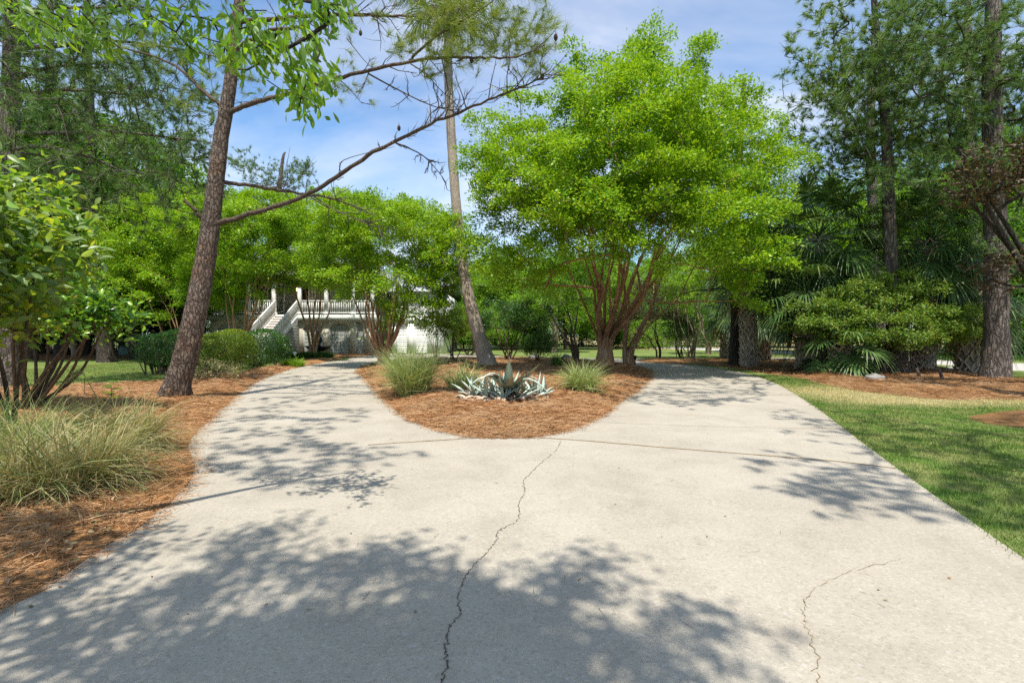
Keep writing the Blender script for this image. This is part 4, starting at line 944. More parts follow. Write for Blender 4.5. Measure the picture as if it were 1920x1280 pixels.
    g = Geo(); c = np.array(l['_loc']); g.lathe([(.01,.02),(.09,.06),(.11,.2),(.08,.28),(.01,.3)], c, 12); g.build('lamp_glass', M['lamp'], l)
    g = Geo(); g.lathe([(.12,.28),(.05,.38),(.01,.4)], c, 12); g.tube([c + [0,0,.38], [c[0], c[1], ZE + .03]], .012, 6); g.build('lamp_rod', M['iron'], l)
    wr = Geo(); t = rng.random(900) * 6.28; c = np.array([hx(640), YW - .14, ZF + 1.45]); P = c + np.stack([np.cos(t) * .32, np.zeros(900), np.sin(t) * .32], -1) + rng.normal(size=(900, 3)) * .05
    leaves(wr, P, runit(900), runit(900), .12, .05, DIAMOND); tag(wr.build('wreath', M['hedgedark']), 'round dark green wreath hung on the porch window', 'wreath')
house()

# fountain before the porch
def fountain():
    c = np.array([X(597,31.4), 31.4, 0]); e = empty('fountain', c, 'dark bronze fountain bowl with a small figure on top before the porch', 'fountain')
    g = Geo(); g.lathe([(.34,0),(.34,.08),(.22,.12),(.14,.3),(.2,.36)], c, 20); g.build('pedestal', M['iron'], e, True)
    g = Geo(); g.lathe([(.1,.34),(.35,.38),(.62,.5),(.74,.62),(.78,.66),(.72,.66),(.5,.54),(.01,.48)], c, 28); g.build('bowl', M['iron'], e, True)
    g = Geo(); g.lathe([(.22,.5),(.26,.62),(.16,.72),(.12,.82)], c, 12)
    g.tube([c + [0,0,.78], c + [.04,0,.98], c + [.06,0,1.2], c + [.02,0,1.36]], [.12,.17,.14,.05], 10); g.tube([c + [.02,0,1.34], c + [.0,-.02,1.42], c + [0,-.02,1.54], c+[0,-.02,1.58]], [.05,.1,.09,.02], 10)
    g.tube([c + [.16,0,1.18], c + [.22,-.06,1.0], c + [.12,-.16,.9]], [.05,.045,.035], 7); g.tube([c + [-.08,0,1.2], c + [-.1,0,1.5], c + [-.04,0,1.82]], [.05,.042,.03], 7)
    g.tube([c + [.1,-.05,.84], c + [.14,-.24,.82], c + [.12,-.26,.6]], [.08,.065,.045], 7); g.tube([c + [-.06,-.05,.84], c + [-.1,-.24,.84], c + [-.12,-.25,.6]], [.08,.065,.045], 7)
    g.build('statuette', M['iron'], e, True)
fountain()

# ------------------------------------------------------------------ shrubs and hedges
def box_hedge(label, c, half, n, mat, L, group=None, name='hedge', z0=.25, legs=14, round_=.14):
    c = np.array(c, float); h = np.array(half, float); e = empty(name, c, label, 'hedge', group)
    d = rng.uniform(-1, 1, (n, 3)); ax = np.argmax(np.abs(d), 1); s = np.where(rng.random(n) < .78, 1, rng.uniform(.5, 1, n))
    d[np.arange(n), ax] = np.sign(d[np.arange(n), ax]) * s
    ln = np.linalg.norm(d, axis=1, keepdims=True); sph = d / ln * np.max(np.abs(d), axis=1, keepdims=True); q = d * (1 - round_) + sph * round_ * 1.1
    Hh = (h[2] - z0) / 2
    P = np.column_stack([q[:, 0] * h[0], q[:, 1] * h[1], z0 + Hh + q[:, 2] * Hh]); P[:, :2] += .05 * rng.normal(size=(n, 2))
    lump = .10 * np.sin(P @ np.array([3.1, 2.3, 4.0]) + 1) + .07 * np.sin(P @ np.array([-5, 6, 3.0])); N = unit(q * [1, 1, 1.0]); P = P + N * lump[:, None] + c
    g = Geo(); Dr = unit(N * .5 + rng.normal(size=P.shape) * .8 + [0, 0, .4]); NN = N + rng.normal(size=P.shape) * .6 + [0, 0, .5]
    leaves(g, P, Dr, NN, L * rng.uniform(.7, 1.3, n), L * .5, LEAF if L > .06 else DIAMOND); g.build('foliage', M[mat], e)
    g = Geo()
    for _ in range(legs):
        x, y = rng.uniform(-.8, .8) * h[0], rng.uniform(-.8, .8) * h[1]; a = c + [x, y, 0]
        for _ in range(4): g.tube([a - [0, 0, .05], a + rng.normal(size=3) * .1 + [0, 0, h[2] * .35], a + rng.normal(size=3) * [h[0] * .3, h[1] * .3, .05] + [0, 0, h[2] * .8]], [.022, .016, .006], 5)
    g.build('stems', M['shrubbark'], e); return e
Yh = 16.6
box_hedge('low clipped hedge of yellow green leaves beside the leaning pine', [X(412,Yh+.9), Yh + .9, .03], [.78, .75, 1.36], 17000, 'hedgeleaf', .055)
box_hedge('clipped dark green hedge block nearest the porch stairs', [X(480,20.8), 20.8, .03], [1.0, 1.0, 1.4], 19000, 'hedgedark', .06, legs=6)
box_hedge('clipped hedge half hidden behind the leaning pine trunk', [X(320,17.6), 17.6, .03], [.7, .7, 1.38], 11000, 'hedgedark', .06, z0=.4)
box_hedge('pale sprawling shrub at the foot of the yellow green hedge', [X(395,14.6), 14.6, .05], [.8, .5, .55], 2600, 'drygrass', .05, name='low_shrub', z0=.05, legs=4)
box_hedge('long dark hedge far behind the island', [X(1010,58), 58, 0], [9, 1.2, 2.2], 9000, 'broad2', .16, z0=.2)
box_hedge('far dark hedge beyond the bronze leaved tree', [X(1260,52), 52, 0], [6.2, 1.2, 1.9], 8000, 'broad2', .15, z0=.2)
box_hedge('rounded lime green bush by the far hedge', [X(1215,48), 48, 0], [2.2, 1.4, 2.6], 5000, 'lime', .13, name='bush', z0=.4)
box_hedge('dark thicket along the street behind the stout pine', [28, 27.5, 0], [9, 1.6, 3.8], 14000, 'broad2', .13, name='thicket', z0=.1)

def shrub(label, base, blobs, n_term, n_leaf, L, mat, stems=8, tmpl=LEAF, stem_r=.03, name='shrub', spray=.35, cat='shrub', bark='shrubbark', up=.6, wd=.5, zmin=-.8, uv=False, group=None, thick=.12, lo=.5, flat=.5, down=1.0):
    base = np.array(base, float); e = empty(name, base, label, cat, group); sk = Skel(); c0 = np.mean([b[0] for b in blobs], 0)
    for i in range(stems):
        b = blobs[i % len(blobs)]; t = np.array(b[0]) + rng.normal(size=3) * np.array(b[1]) * .3; s = base + np.array([rng.normal() * .12, rng.normal() * .12, -.05])
        m = s * .5 + t * .5 + rng.normal(size=3) * .1; m[2] = s[2] + (t[2] - s[2]) * .42
        sk.stem([s, m, t], [stem_r * rng.uniform(.8, 1.3), stem_r * .75, stem_r * .35], sub=5)
    tot = sum(np.prod(b[1]) ** .67 for b in blobs)
    for b in blobs:
        k = max(4, int(n_term * np.prod(b[1]) ** .67 / tot)); sk.grow(order(ell(k, b[0], b[1], lo, zmin), base), step=.22, down=down, back=.3, bow=.1, center=np.array(b[0]))
    sk.radii(.004 * stem_r / .03, .45); g = Geo(); sk.tubes(g, 8, 4, .06, rbig=.02); g.build('stems', M[bark], e, True)
    P, D = sk.ends(); g = Geo(); uvs = [] if uv else None
    sprays(g, P, D, n_leaf, L, L * wd, spray, spray * .7, thick, tmpl, up, uvs, flat=flat)
    g.build('foliage', M[mat], e, tmpl is HERO, np.vstack(uvs) if uv else None); return e
# big leaved shrub at the left edge
shrub('big leaved shrub filling the left edge above the dry grass', [-6.6, 6.6, .08],
      [([-5.45, 4.6, 2.15], [.9, .8, .85]), ([-5.4, 4.6, 2.75], [.55, .6, .35]), ([-5.75, 5.2, 1.75], [.95, .8, .5]), ([-5.8, 5.4, 2.3], [1.0, .8, .9])], 400, 22, .125, 'shrubleaf', 16, HERO, .026, uv=True, spray=.4, wd=.46, thick=.16, up=.7)
shrub('glossy dark camellia spreading behind the big leaved shrub', [X(50,8.6), 8.6, .08],
      [([X(75,8.2), 8.2, 1.85], [1.1, .8, .55]), ([X(168,8.0), 8.0, 1.62], [.55, .5, .3]), ([X(20,8.4), 8.4, 2.1], [1.0, .8, .6])], 330, 24, .115, 'camellia', 14, HERO, .03, uv=True, spray=.34, wd=.46, thick=.12, up=.9)
# island shrubs
shrub('lollipop shrub on thin bare stems beside the leaning palm', [X(850,24.5), 24.5, .1], [([X(846,24.5), 24.5, 1.85], [.95, .9, .75])], 130, 60, .07, 'hedgeleaf', 7, LEAF, .025, spray=.34, lo=.7)
shrub('dark broad shrub on bare leaning stems behind the agave', [X(955,25), 25, .1], [([X(935,25), 25, 2.2], [1.5, 1.1, .85]), ([X(990,25), 25, 2.3], [1.1, 1, .8])], 200, 55, .09, 'hedgedark', 7, LEAF, .04, spray=.42)
shrub('dark fountain shaped shrub low at the back of the island', [X(1008,24), 24, .1], [([X(1008,24), 24, .95], [.75, .7, .6])], 110, 60, .07, 'broad2', 12, LEAF, .02, spray=.3, zmin=-.9)
shrub('green leafy bush hanging over the loop drive behind the lollipop shrub', [X(880,34), 34, 0], [([X(880,34), 34, 2.2], [1.9, 1.3, 1.4]), ([X(915,33), 33, 1.8], [1.2, 1, .8])], 190, 60, .1, 'lime', 7, LEAF, .05, spray=.5)
shrub('twiggy shrub with sparse leaves at the corner of the garage', [X(818,31), 31, .05], [([X(820,31), 31, 1.5], [.75, .7, .9])], 90, 22, .07, 'hedgedark', 9, LEAF, .02, spray=.35)
shrub('dark rounded shrub by the far loop of the drive', [X(1280,30), 30.5, 0], [([X(1278,30), 30.3, 1.7], [1.0, .9, .8])], 100, 60, .09, 'broad2', 8, LEAF, .03, spray=.4)
# right grove: the azalea in layers
Ya = 16.8
shrub('wide clipped azalea in flat layers under the slender leaning pine', [X(1645,Ya), Ya, .05],
      [([X(px, Ya + dy), Ya + dy, z], [rx, .75, .2]) for px, z, dy, rx in ((1515,2.3,.2,.6),(1545,1.75,-.3,.7),(1570,2.75,.3,.75),(1590,1.25,-.6,.7),(1560,2.2,-.2,.6),(1625,1.9,-.7,.75),(1640,2.45,-.2,.7),(1640,3.2,.5,.7),(1660,1.35,-.8,.8),(1690,1.85,-.7,.8),(1700,2.75,0,.8),(1720,1.3,-.6,.8),(1745,2.15,-.4,.75),(1690,3.3,.6,.6),(1770,1.55,-.3,.75),(1740,3.0,.5,.6),(1805,1.35,0,.7),(1790,2.1,.2,.6),(1830,1.75,.4,.5),(1500,1.6,.4,.45),(1610,2.95,0,.5),(1600,1.6,0,.5),(1670,2.2,.2,.55),(1725,1.75,.2,.5),(1580,2.45,.6,.5),(1760,1.9,.4,.5),(1660,2.85,.5,.5),(1530,2.0,.6,.4),(1620,1.15,-.2,.5),(1700,1.1,-.2,.5),(1780,1.2,.2,.4))], 520, 85, .075, 'azalea', 31, LEAF, .020, spray=.36, thick=.08, up=.65, zmin=-.6, flat=.75, down=1.6, lo=.2)
# bronze leaved magnolia hanging in from the right
shrub('magnolia tree with bronze brown leaves reaching in at the right edge', [15.8, 12.6, 0], [([X(1880,12.4), 12.4, 5.2], [1.15, .9, .62]), ([X(1830,12.5), 12.5, 4.9], [.7, .6, .45]), ([17.2, 12.4, 5.6], [1.6, 1.3, 1.2]), ([X(1890,13), 13, 2.9], [.9, .7, .55])], 210, 22, .13, 'bronze', 5, LEAF, .10, 'magnolia_tree', .45, 'tree', 'darkbark', .5, .42)

# ------------------------------------------------------------------ grasses, agave, small plants
def clump(label, c, n, h, spread, w, droop, mat, name='ornamental_grass', group='ornamental grass clumps', base_r=.2, extra=None, seg=5, dead=None):
    c = np.array(c, float); e = empty(name, c, label, 'grass clump', group)
    def blades(n, h, spread, w, droop, z=0.0):
        a = rng.random(n) * 6.28; rb = base_r * np.sqrt(rng.random(n)); o = c + np.stack([np.cos(a) * rb, np.sin(a) * rb, np.full(n, z)], -1)
        a2 = a + rng.normal(size=n) * 1.0; cz_ = rng.normal(size=n) * .9; out = np.clip(np.abs(rng.normal(size=n)) * spread, 0, 1.5); l = h * rng.uniform(.55, 1.15, n)
        t = np.linspace(0, 1, seg); V = []
        dirh = np.stack([np.cos(a2), np.sin(a2), np.zeros(n)], -1); dr = droop * rng.uniform(.3, 1.5, n)
        th = out[:, None] + dr[:, None] * t[None] ** 1.5
        dl = l[:, None] / (seg - 1); dx = np.cumsum(np.sin(th) * dl, 1) - np.sin(th[:, :1]) * dl; dz = np.cumsum(np.cos(th) * dl, 1) - np.cos(th[:, :1]) * dl
        dirh = np.stack([np.cos(a2[:, None] + cz_[:, None] * t), np.sin(a2[:, None] + cz_[:, None] * t), np.zeros((n, seg))], -1)
        P = o[:, None] + dirh * dx[..., None] + np.array([0, 0, 1.0]) * dz[..., None]; P[..., 2] = np.maximum(P[..., 2], c[2] + .005)
        s = np.stack([-np.sin(a2), np.cos(a2), rng.normal(size=n) * .3], -1)[:, None] * rng.uniform(.5, 1.7, n)[:, None, None] * (w * .5 * np.array([.8, 1, .9, .6, .1])[:seg])[None, :, None]
        V = np.stack([P - s, P + s], 2).reshape(-1, 3); off = (np.arange(n) * seg * 2)[:, None, None]; k = np.arange(seg - 1)[:, None] * 2
        return V, (np.concatenate([k, k + 1, k + 3, k + 2], 1)[None] + off).reshape(-1, 4)
    g = Geo(); g.add(*blades(n, h, spread, w, droop)); g.build('blades', M[mat], e)
    if dead: 
        g = Geo(); g.add(*blades(dead, h * .55, spread * 1.6, w, droop * 1.2)); g.build('dry_blades', M['drygrass'], e)
    return e
clump('tall green grass clump on the left side of the island', np.append(G(772,748)[:2], .08), 1500, 1.12, .33, .011, .8, 'grassblade', base_r=.28, dead=350)
clump('arching green grass clump on the right side of the island', np.append(G(1090,743)[:2], .09), 1000, .82, .45, .010, 1.2, 'grassblade', base_r=.18, dead=120)
clump('thin grass clump between the palm foot and the agave', np.append(G(868,742)[:2], .1), 420, .72, .42, .010, .9, 'grassblade', base_r=.3, dead=160)
clump('small dark tuft at the back of the island by the dark trunk', np.append(G(1045,692)[:2], .12), 260, .7, .5, .012, .9, 'hedgedark', base_r=.2)
clump('heap of dry and green grass at the near left edge', [-3.75, 4.2, .07], 2600, .78, .6, .0062, 1.5, 'drygrass', base_r=.42, dead=900)
clump('greener grass clump leaning out of the frame on the left', [-4.7, 4.6, .07], 1300, .88, .5, .0065, 1.2, 'grassblade', base_r=.35, dead=400)
clump('dry grass clump nearest the leaning pine', [-4.4, 5.6, .08], 1700, .74, .62, .0068, 1.45, 'drygrass', base_r=.38, dead=500)
clump('bright green liriope tuft at the bend of the left drive', np.append(G(548,688)[:2], .03), 700, .45, .6, .016, 1.2, 'lime', 'liriope', 'low border plants', .42)
clump('low dark liriope patch under the fountain', [X(592,30.2), 30.2, .03], 1100, .5, .6, .02, 1.1, 'hedgedark', 'liriope', 'low border plants', .95)
clump('low dark liriope patch left of the path light', [X(556,29.2), 29.4, .03], 900, .5, .6, .02, 1.1, 'hedgedark', 'liriope', 'low border plants', .6)
def seedling(label, px, py, h, L, n=5):
    c = G(px, py); c[2] = .08; e = empty('seedling', c, label, 'plant'); g = Geo(); gl = Geo(); uvs = []
    top = c + [0, 0, h]; g.tube([c - [0, 0, .05], c + [.01, 0, h * .5], top], [.007, .006, .004], 5)
    for k in range(n):
        a = k * 2.4; d = np.array([[math.cos(a), math.sin(a), .25]]); leaves(gl, (c + [0, 0, h * (.5 + .5 * (k + 1) / n)])[None], d, np.array([[0, 0, 1.0]]), L, L * .8, HERO, uvs)
    g.build('stem', M['shrubbark'], e); gl.build('foliage', M['oak'], e, True, np.vstack(uvs))
seedling('broad leaved green seedling behind the dry grass heap', 208, 795, .55, .17, 7)
seedling('pale green seedling near the left lawn edge', 158, 752, .5, .14, 5)
def seed_stalk():
    P = np.array([W(215,800,6.2), W(190,760,6.1), W(165,715,6.0), W(152,697,6.0), W(140,700,6.0), W(137,712,6.0)]); e = empty('seed_stalk', P[0], 'tall drooping dry seed stalk standing out of the left grasses', 'seed stalk'); 
    g = Geo(); pp = smooth(P, 5, False); g.tube(pp, np.linspace(.006, .004, len(pp)), 5); g.build('stem', M['drygrass'], e)
    g = Geo(); k = 260; t = rng.integers(len(pp) - 12, len(pp), k); leaves(g, pp[t], unit(rng.normal(size=(k, 3)) * .6 + [-.4, 0, -.3]), runit(k), .05, .006, DIAMOND); g.build('seed_head', M['drygrass'], e)
seed_stalk()
def agave():
    c = G(945, 757); c[2] = float(island.h(c[None, :2])[0]) + .01; e = empty('agave', c, 'spiky blue grey agave with withered leaves at its foot in the island', 'agave'); 
    def blade(g, o, az, el, L, wd, bend, fold=None):
        n = 8; t = np.linspace(0, 1, n); d = np.array([math.cos(az), math.sin(az), 0]); up = np.array([0, 0, 1.0]); P = [np.array(o, float)]; a = el
        for i in range(n - 1): P.append(P[-1] + (d * math.cos(a) + up * math.sin(a)) * L / (n - 1)); a -= bend / (n - 1) * (1 if fold is None else (6 if abs(t[i] - fold) < .1 else .2))
        P = np.array(P); s = np.array([-d[1], d[0], 0]); w = wd * np.array([.75, .9, 1, 1, .92, .72, .42, .03]); T = unit(np.gradient(P, axis=0)); N = np.cross(s, T)
        rows = []
        for i in range(n): rows += [P[i] - s * w[i] / 2 + N[i] * w[i] * .22, P[i], P[i] + s * w[i] / 2 + N[i] * w[i] * .22, P[i] - N[i] * .018 * (1 - t[i])]
        F = []
        for i in range(n - 1):
            b = 4 * i; F += [[b, b+4, b+5, b+1], [b+1, b+5, b+6, b+2], [b+2, b+6, b+7, b+3], [b+3, b+7, b+4, b]]
        g.add(rows, F)
    g = Geo(); o = c + [0.07, .1, 0]
    def toward(px, py, Y, o): return W(px, py, Y) - o
    main = [(955,672,9.2,.17), (1015,682,9.0,.13), (985,700,8.9,.16), (960,705,8.8,.16), (940,715,9.2,.14), (990,720,9.3,.13)]
    for px, py, Y, wd in main:
        v = toward(px, py, Y, o); L = np.linalg.norm(v); blade(g, o, math.atan2(v[1], v[0]), math.asin(v[2] / L) + .1, L * .98, wd * 1.05, .2)
    for k in range(16):
        az = k * 2.4 + .3; el = .35 + 1.05 * (k / 15) ** .9; blade(g, o + [0, -.05, 0], az, el + .1, rng.uniform(.34, .6), rng.uniform(.085, .12), rng.uniform(.05, .35))
    for px, py, Y in ((888,724,8.9),(1022,742,8.7),(905,716,8.8)):
        v = toward(px, py, Y, o); L = np.linalg.norm(v) * 1.15; blade(g, o, math.atan2(v[1], v[0]), math.asin(v[2] / L) + .6, L, .10, 1.3)
    for ox, oy, s in ((-.55, -.05, .55), (-.33, -.25, .6), (0, -.38, .55), (.3, -.3, .55), (.62, -.15, .65), (.75, .05, .5), (-.7, .2, .5), (-.15, -.2, .6), (.45, .15, .5), (-.45, .35, .5)):
        q = c + [ox, oy, -.01]
        for k in range(7): az = k * .9 + rng.normal() * .3; blade(g, q, az, rng.uniform(.45, 1.35), s * rng.uniform(.6, 1.0), .07 + .035 * rng.random(), rng.uniform(.05, .6))
    g.build('leaves', M['agave'], e); g = Geo()
    for px, py, Y in ((905,700,9.1),(1008,704,9.1)):
        v = toward(px, py, Y, o); L = np.linalg.norm(v); blade(g, o, math.atan2(v[1], v[0]), math.asin(v[2] / L) + .45, L * 1.15, .10, 1.3)
    for _ in range(170):
        a = rng.random() * 6.28; r = rng.uniform(.15, 1.0); q = c + [math.cos(a) * r * .95, math.sin(a) * r * .5 - .16, -.01]; blade(g, q, rng.random() * 6.28, rng.uniform(-.1, .7), rng.uniform(.15, .36), rng.uniform(.05, .09), rng.uniform(.5, 2.2))
    g.build('withered_leaves', M['agavedead'], e)
agave()

# ------------------------------------------------------------------ palms
def frond(g, o, az, el, pet, R_, droop, w, n=34, seg=4, tipdroop=1.0, fold=.35):
    d = np.array([math.cos(az), math.sin(az), 0]); t = np.linspace(0, 1, 6); a = el - droop * t ** 1.5; st = pet / 5
    P = [np.array(o, float)]
    for i in range(5): P.append(P[-1] + (d * math.cos(a[i]) + np.array([0, 0, 1.0]) * math.sin(a[i])) * st)
    P = np.array(P); g.tube(P, np.linspace(.03, .014, 6), 4, cap=False)
    ax = unit(P[-1] - P[-2]); s = np.array([-d[1], d[0], 0]); up = np.cross(ax, s) * -1; up = up if up[2] > 0 else -up
    an = np.linspace(-2.2, 2.2, n) + rng.normal(size=n) * .03; rib = .45 * R_
    l = R_ * (1 - .28 * (np.abs(an) / 2.2)) * rng.uniform(.88, 1.08, n)
    org = P[-1] + ax * (rib * np.maximum(0, 1 - np.abs(an) / 1.6))[:, None] * .8
    dirs = ax * np.cos(an)[:, None] + s * np.sin(an)[:, None] + up * (fold * np.abs(np.sin(an)))[:, None]
    tt = np.linspace(0, 1, seg + 1); Q = org[:, None] + unit(dirs)[:, None] * (l[:, None] * tt[None])[..., None]
    Q[..., 2] -= tipdroop * l[:, None] * (np.clip(tt - .35, 0, 1)[None] ** 1.7) * rng.uniform(.5, 1.4, n)[:, None]
    sd = unit(np.cross(unit(dirs), up)); ww = w * np.array([.35, 1, .9, .55, .08]); S = sd[:, None] * ww[None, :, None] * .5
    V = np.stack([Q - S, Q + S], 2).reshape(-1, 3); off = (np.arange(n) * (seg + 1) * 2)[:, None, None]; k = np.arange(seg)[:, None] * 2
    g.add(V, (np.concatenate([k, k + 1, k + 3, k + 2], 1)[None] + off).reshape(-1, 4))
def palm(label, path, rad, nf=34, pet=1.1, R_=1.05, boots=True, dead=8, bark='palmbark', mat='frond', elo=-.9, ehi=1.35, w=.055, group='cabbage palms', droop=1.0):
    path = np.array(path, float); e = empty('palm_tree', path[0], label, 'palm', group); sm = smooth(path, 8, False); r = np.interp(np.linspace(0, 1, len(sm)), np.linspace(0, 1, len(rad)), rad)
    if not boots: r = r * (1 + .02 * np.sin(np.arange(len(sm)) * 2.1)); sm2 = sm
    g = Geo(); g.tube(sm, r, 18, .025); g.build('trunk', M[bark], e, True)
    if boots:
        g = Geo(); n = int(len(sm) * 12); L = np.linalg.norm(path[-1] - path[0])
        for k in range(int(L / .17)):
            t = k / max(1, int(L / .17) - 1); p = path[0] * 0 + sm[min(len(sm) - 1, int(t * (len(sm) - 1)))]; rr = r[min(len(sm) - 1, int(t * (len(sm) - 1)))]
            for j in range(6):
                a = j * 2 * np.pi / 6 + k * .52 + rng.normal() * .1; d = np.array([math.cos(a), math.sin(a), 0]); s = np.array([-d[1], d[0], 0]); l = rng.uniform(.2, .36)
                for sg in (-1, 1):
                    b = p + d * (rr * .93) + s * .0; g.tube([b + s * sg * .13, b + s * sg * .06 + d * .05 + [0, 0, l * .55], b + d * (.10 + .05 * rng.random()) + [0, 0, l]], [.045, .04, .02], 4)
        g.build('boots', M['boot'], e)
    top = sm[-1]; g = Geo()
    for k in range(nf):
        u = (k + .5) / nf; el = elo + (ehi - elo) * u; frond(g, top + rng.normal(size=3) * .06 + [0, 0, .25 * u], k * 2.4 + rng.normal() * .2, el, pet * rng.uniform(.8, 1.15), R_ * rng.uniform(.85, 1.1), .5 * droop, w, tipdroop=1.0 * droop)
    g.build('fronds', M[mat], e)
    if dead:
        g = Geo()
        for k in range(dead): frond(g, top - [0, 0, .1 + .2 * rng.random()], k * 2.4 + 1, rng.uniform(-1.4, -.7), pet * .9, R_ * .8, .5, w * .6, n=20, tipdroop=.6, fold=1.2)
        g.build('dead_fronds', M['deadfrond'], e)
    return e
# tall leaning palm on the island
pb = W(916,690,20.4); pb[2] = .05
palm('tall palm with a bare curved trunk leaning out of the island', [pb, W(903,645,20.4), W(883,575,20.4), W(868,500,20.4), W(857,400,20.4), W(849,300,20.4), W(843,200,20.4), W(840,110,20.4), W(841,0,20.4), W(843,-45,20.4)],
     [.40, .30, .24, .21, .195, .185, .175, .165, .165, .16], 30, 1.3, 1.1, False, 26, elo=-.6, mat='frondlime')
palm('cabbage palm with a rough latticed trunk at the edge of the right drive', [G(1405,689), W(1403,640,20.9), W(1402,560,20.9), W(1408,500,20.9)], [.29,.265,.25,.24], 36, 1.2, 1.05, dead=14)
palm('cabbage palm set back behind the lattice trunked one', [[X(1430,26), 26, 0], W(1430,620,26), W(1430,575,26)], [.34,.32,.3], 34, 1.1, 1.0, dead=8)
palm('squat palm with a fat booted trunk left of the azalea', [G(1522,697), W(1520,650,18.6), W(1516,560,18.6)], [.52,.48,.4], 40, 1.15, 1.05, dead=20, elo=-1.0)
palm('dwarf palm with a short shaggy trunk and low blue green fans', [G(1576,704), W(1573,672,17.2), W(1570,650,17.2)], [.30,.27,.25], 26, 1.0, .85, dead=6)
palm('high palm crown left of the slender pine trunk', [[X(1525,19.8), 20.2, 0], W(1522,600,20), W(1535,455,19.6)], [.35,.3,.28], 48, 1.4, 1.25, dead=12, elo=-1.0)
palm('dark palm crown right of the slender pine trunk', [[X(1735,18.8), 19.0, 0], W(1735,600,18.9), W(1742,460,18.6)], [.33,.3,.28], 48, 1.4, 1.25, dead=10, elo=-1.0)
palm('palm with drooping tan fronds beside the stout pine', [[X(1812,18.5), 18.5, 0], W(1815,600,18.5), W(1818,565,18.5)], [.3,.28,.26], 34, 1.15, 1.1, dead=16)
palm('palm seen past the dark straight pine trunk', [[X(1362,30), 30, 0], W(1362,620,30), W(1364,585,30)], [.3,.28,.26], 28, 1.1, 1.0, dead=4)
palm('palm between the azalea and the street with mid green fans', [[X(1690,22.5), 22.8, 0], W(1690,600,22.6), W(1690,520,22.5)], [.3,.28,.26], 34, 1.2, 1.1, dead=6, boots=False)
# shaggy stump of the slender pine's neighbour
def stump():
    c = np.array([X(1662,18.3), 18.3, 0]); e = empty('palm_stump', c, 'dark shaggy palm stump under the azalea', 'stump'); g = Geo(); g.tube([c - [0,0,.1], c + [0,0,.5], c + [0,0,1.1]], [.42,.36,.3], 14, .08); g.build('trunk', M['darkbark'], e)
    g = Geo()
    for k in range(60):
        a = rng.random() * 6.28; d = np.array([math.cos(a), math.sin(a), 0]); z = rng.uniform(.1, 1.1); b = c + d * .34 + [0, 0, z]; g.tube([b, b + d * .12 + [0,0,.14], b + d * .2 + [0,0,.22]], [.04,.03,.015], 4)
    g.build('boots', M['boot'], e)
stump()

# ------------------------------------------------------------------ small things
def path_light(px, py, label, h=.42):
    c = G(px, py); c[2] = .02; e = empty('path_light', c, label, 'path light', 'path lights'); s = 1.0
    g = Geo(); g.tube([c - [0,0,.05], c + [0,0,h]], .018, 8); g.build('stake', M['iron'], e)
    g = Geo(); g.lathe([(.05,h-.1),(.05,h),(.10,h+.01),(.11,h+.03),(.02,h+.08),(.001,h+.085)], c, 14); g.build('lamp_head', M['iron'] if px > 800 else M['white'], e, True)
path_light(1191, 690, 'small black path light at the right tip of the island')
path_light(553, 679, 'pale topped path light beside the clipped dark hedge')
def stick(px, py, tx, ty, label):
    a = G(px, py); b = W(tx, ty, a[1]); g = Geo(); e = empty('wooden_stake', a, label, 'stake', 'stakes in the right mulch'); g.tube([a - [0,0,.08], a*.5+b*.5, b], [.045,.042,.04], 7, .08); g.build('post', M['stake'], e)
stick(1726, 712, 1719, 690, 'short wooden stake standing nearer the azalea'); stick(1769, 714, 1760, 690, 'wooden stake leaning left nearer the stout pine')
def rod(px, py, h, label):
    a = G(px, py); g = Geo(); g.tube([a - [0,0,.05], a + [0,0,h]], .012, 6); tag(g.build('marker_rod', M['iron']), label, 'rod', 'thin rods beside the drive')
rod(1470, 700, 1.6, 'thin dark rod standing before the squat palm'); rod(1373, 674, 1.9, 'thin dark rod left of the dark pine trunk')
def rock(c, s, mat, label, name='rock', seed=3):
    th = np.linspace(0, 2 * np.pi, 18, endpoint=False); ph = np.linspace(.02, np.pi - .02, 11); r = np.random.default_rng(seed); V = []
    k = r.normal(size=(5, 3)) * 2.2; f = r.random(5) * 6
    for p in ph:
        for t in th: d = np.array([math.sin(p) * math.cos(t), math.sin(p) * math.sin(t), math.cos(p)]); V.append(d * (1 + .09 * np.sin(k @ d * 1.4 + f).sum()))
    V = np.array(V) * s + c; i = np.arange(10)[:, None] * 18; j = np.arange(18)[None]; g = Geo(); g.add(V, np.stack([i + j, i + 18 + j, i + 18 + (j + 1) % 18, i + (j + 1) % 18], -1).reshape(-1, 4))
    tag(g.build(name, M[mat], None, True), label, name)
c = G(1640, 717); rock(c + [0,0,.1], np.array([.24,.2,.15]), 'stone', 'grey rock lying in the mulch in front of the azalea')
c = G(238, 667); rock(c + [0,0,.28], np.array([.48,.45,.42]), 'mossrock', 'rounded blue green boulder at the back of the left lawn', 'boulder', 5)
for i, (px, Y, s, lab) in enumerate(((1063,27.5,.28,'small rock at the back of the island left of the dark trunk'),(1000,28,.25,'dark rock at the back of the island under the fountain shaped shrub'))): rock(np.array([X(px,Y),Y,.12]), np.array([s,s*.8,s*.7]), 'stone', lab, 'rock', 9 + i)
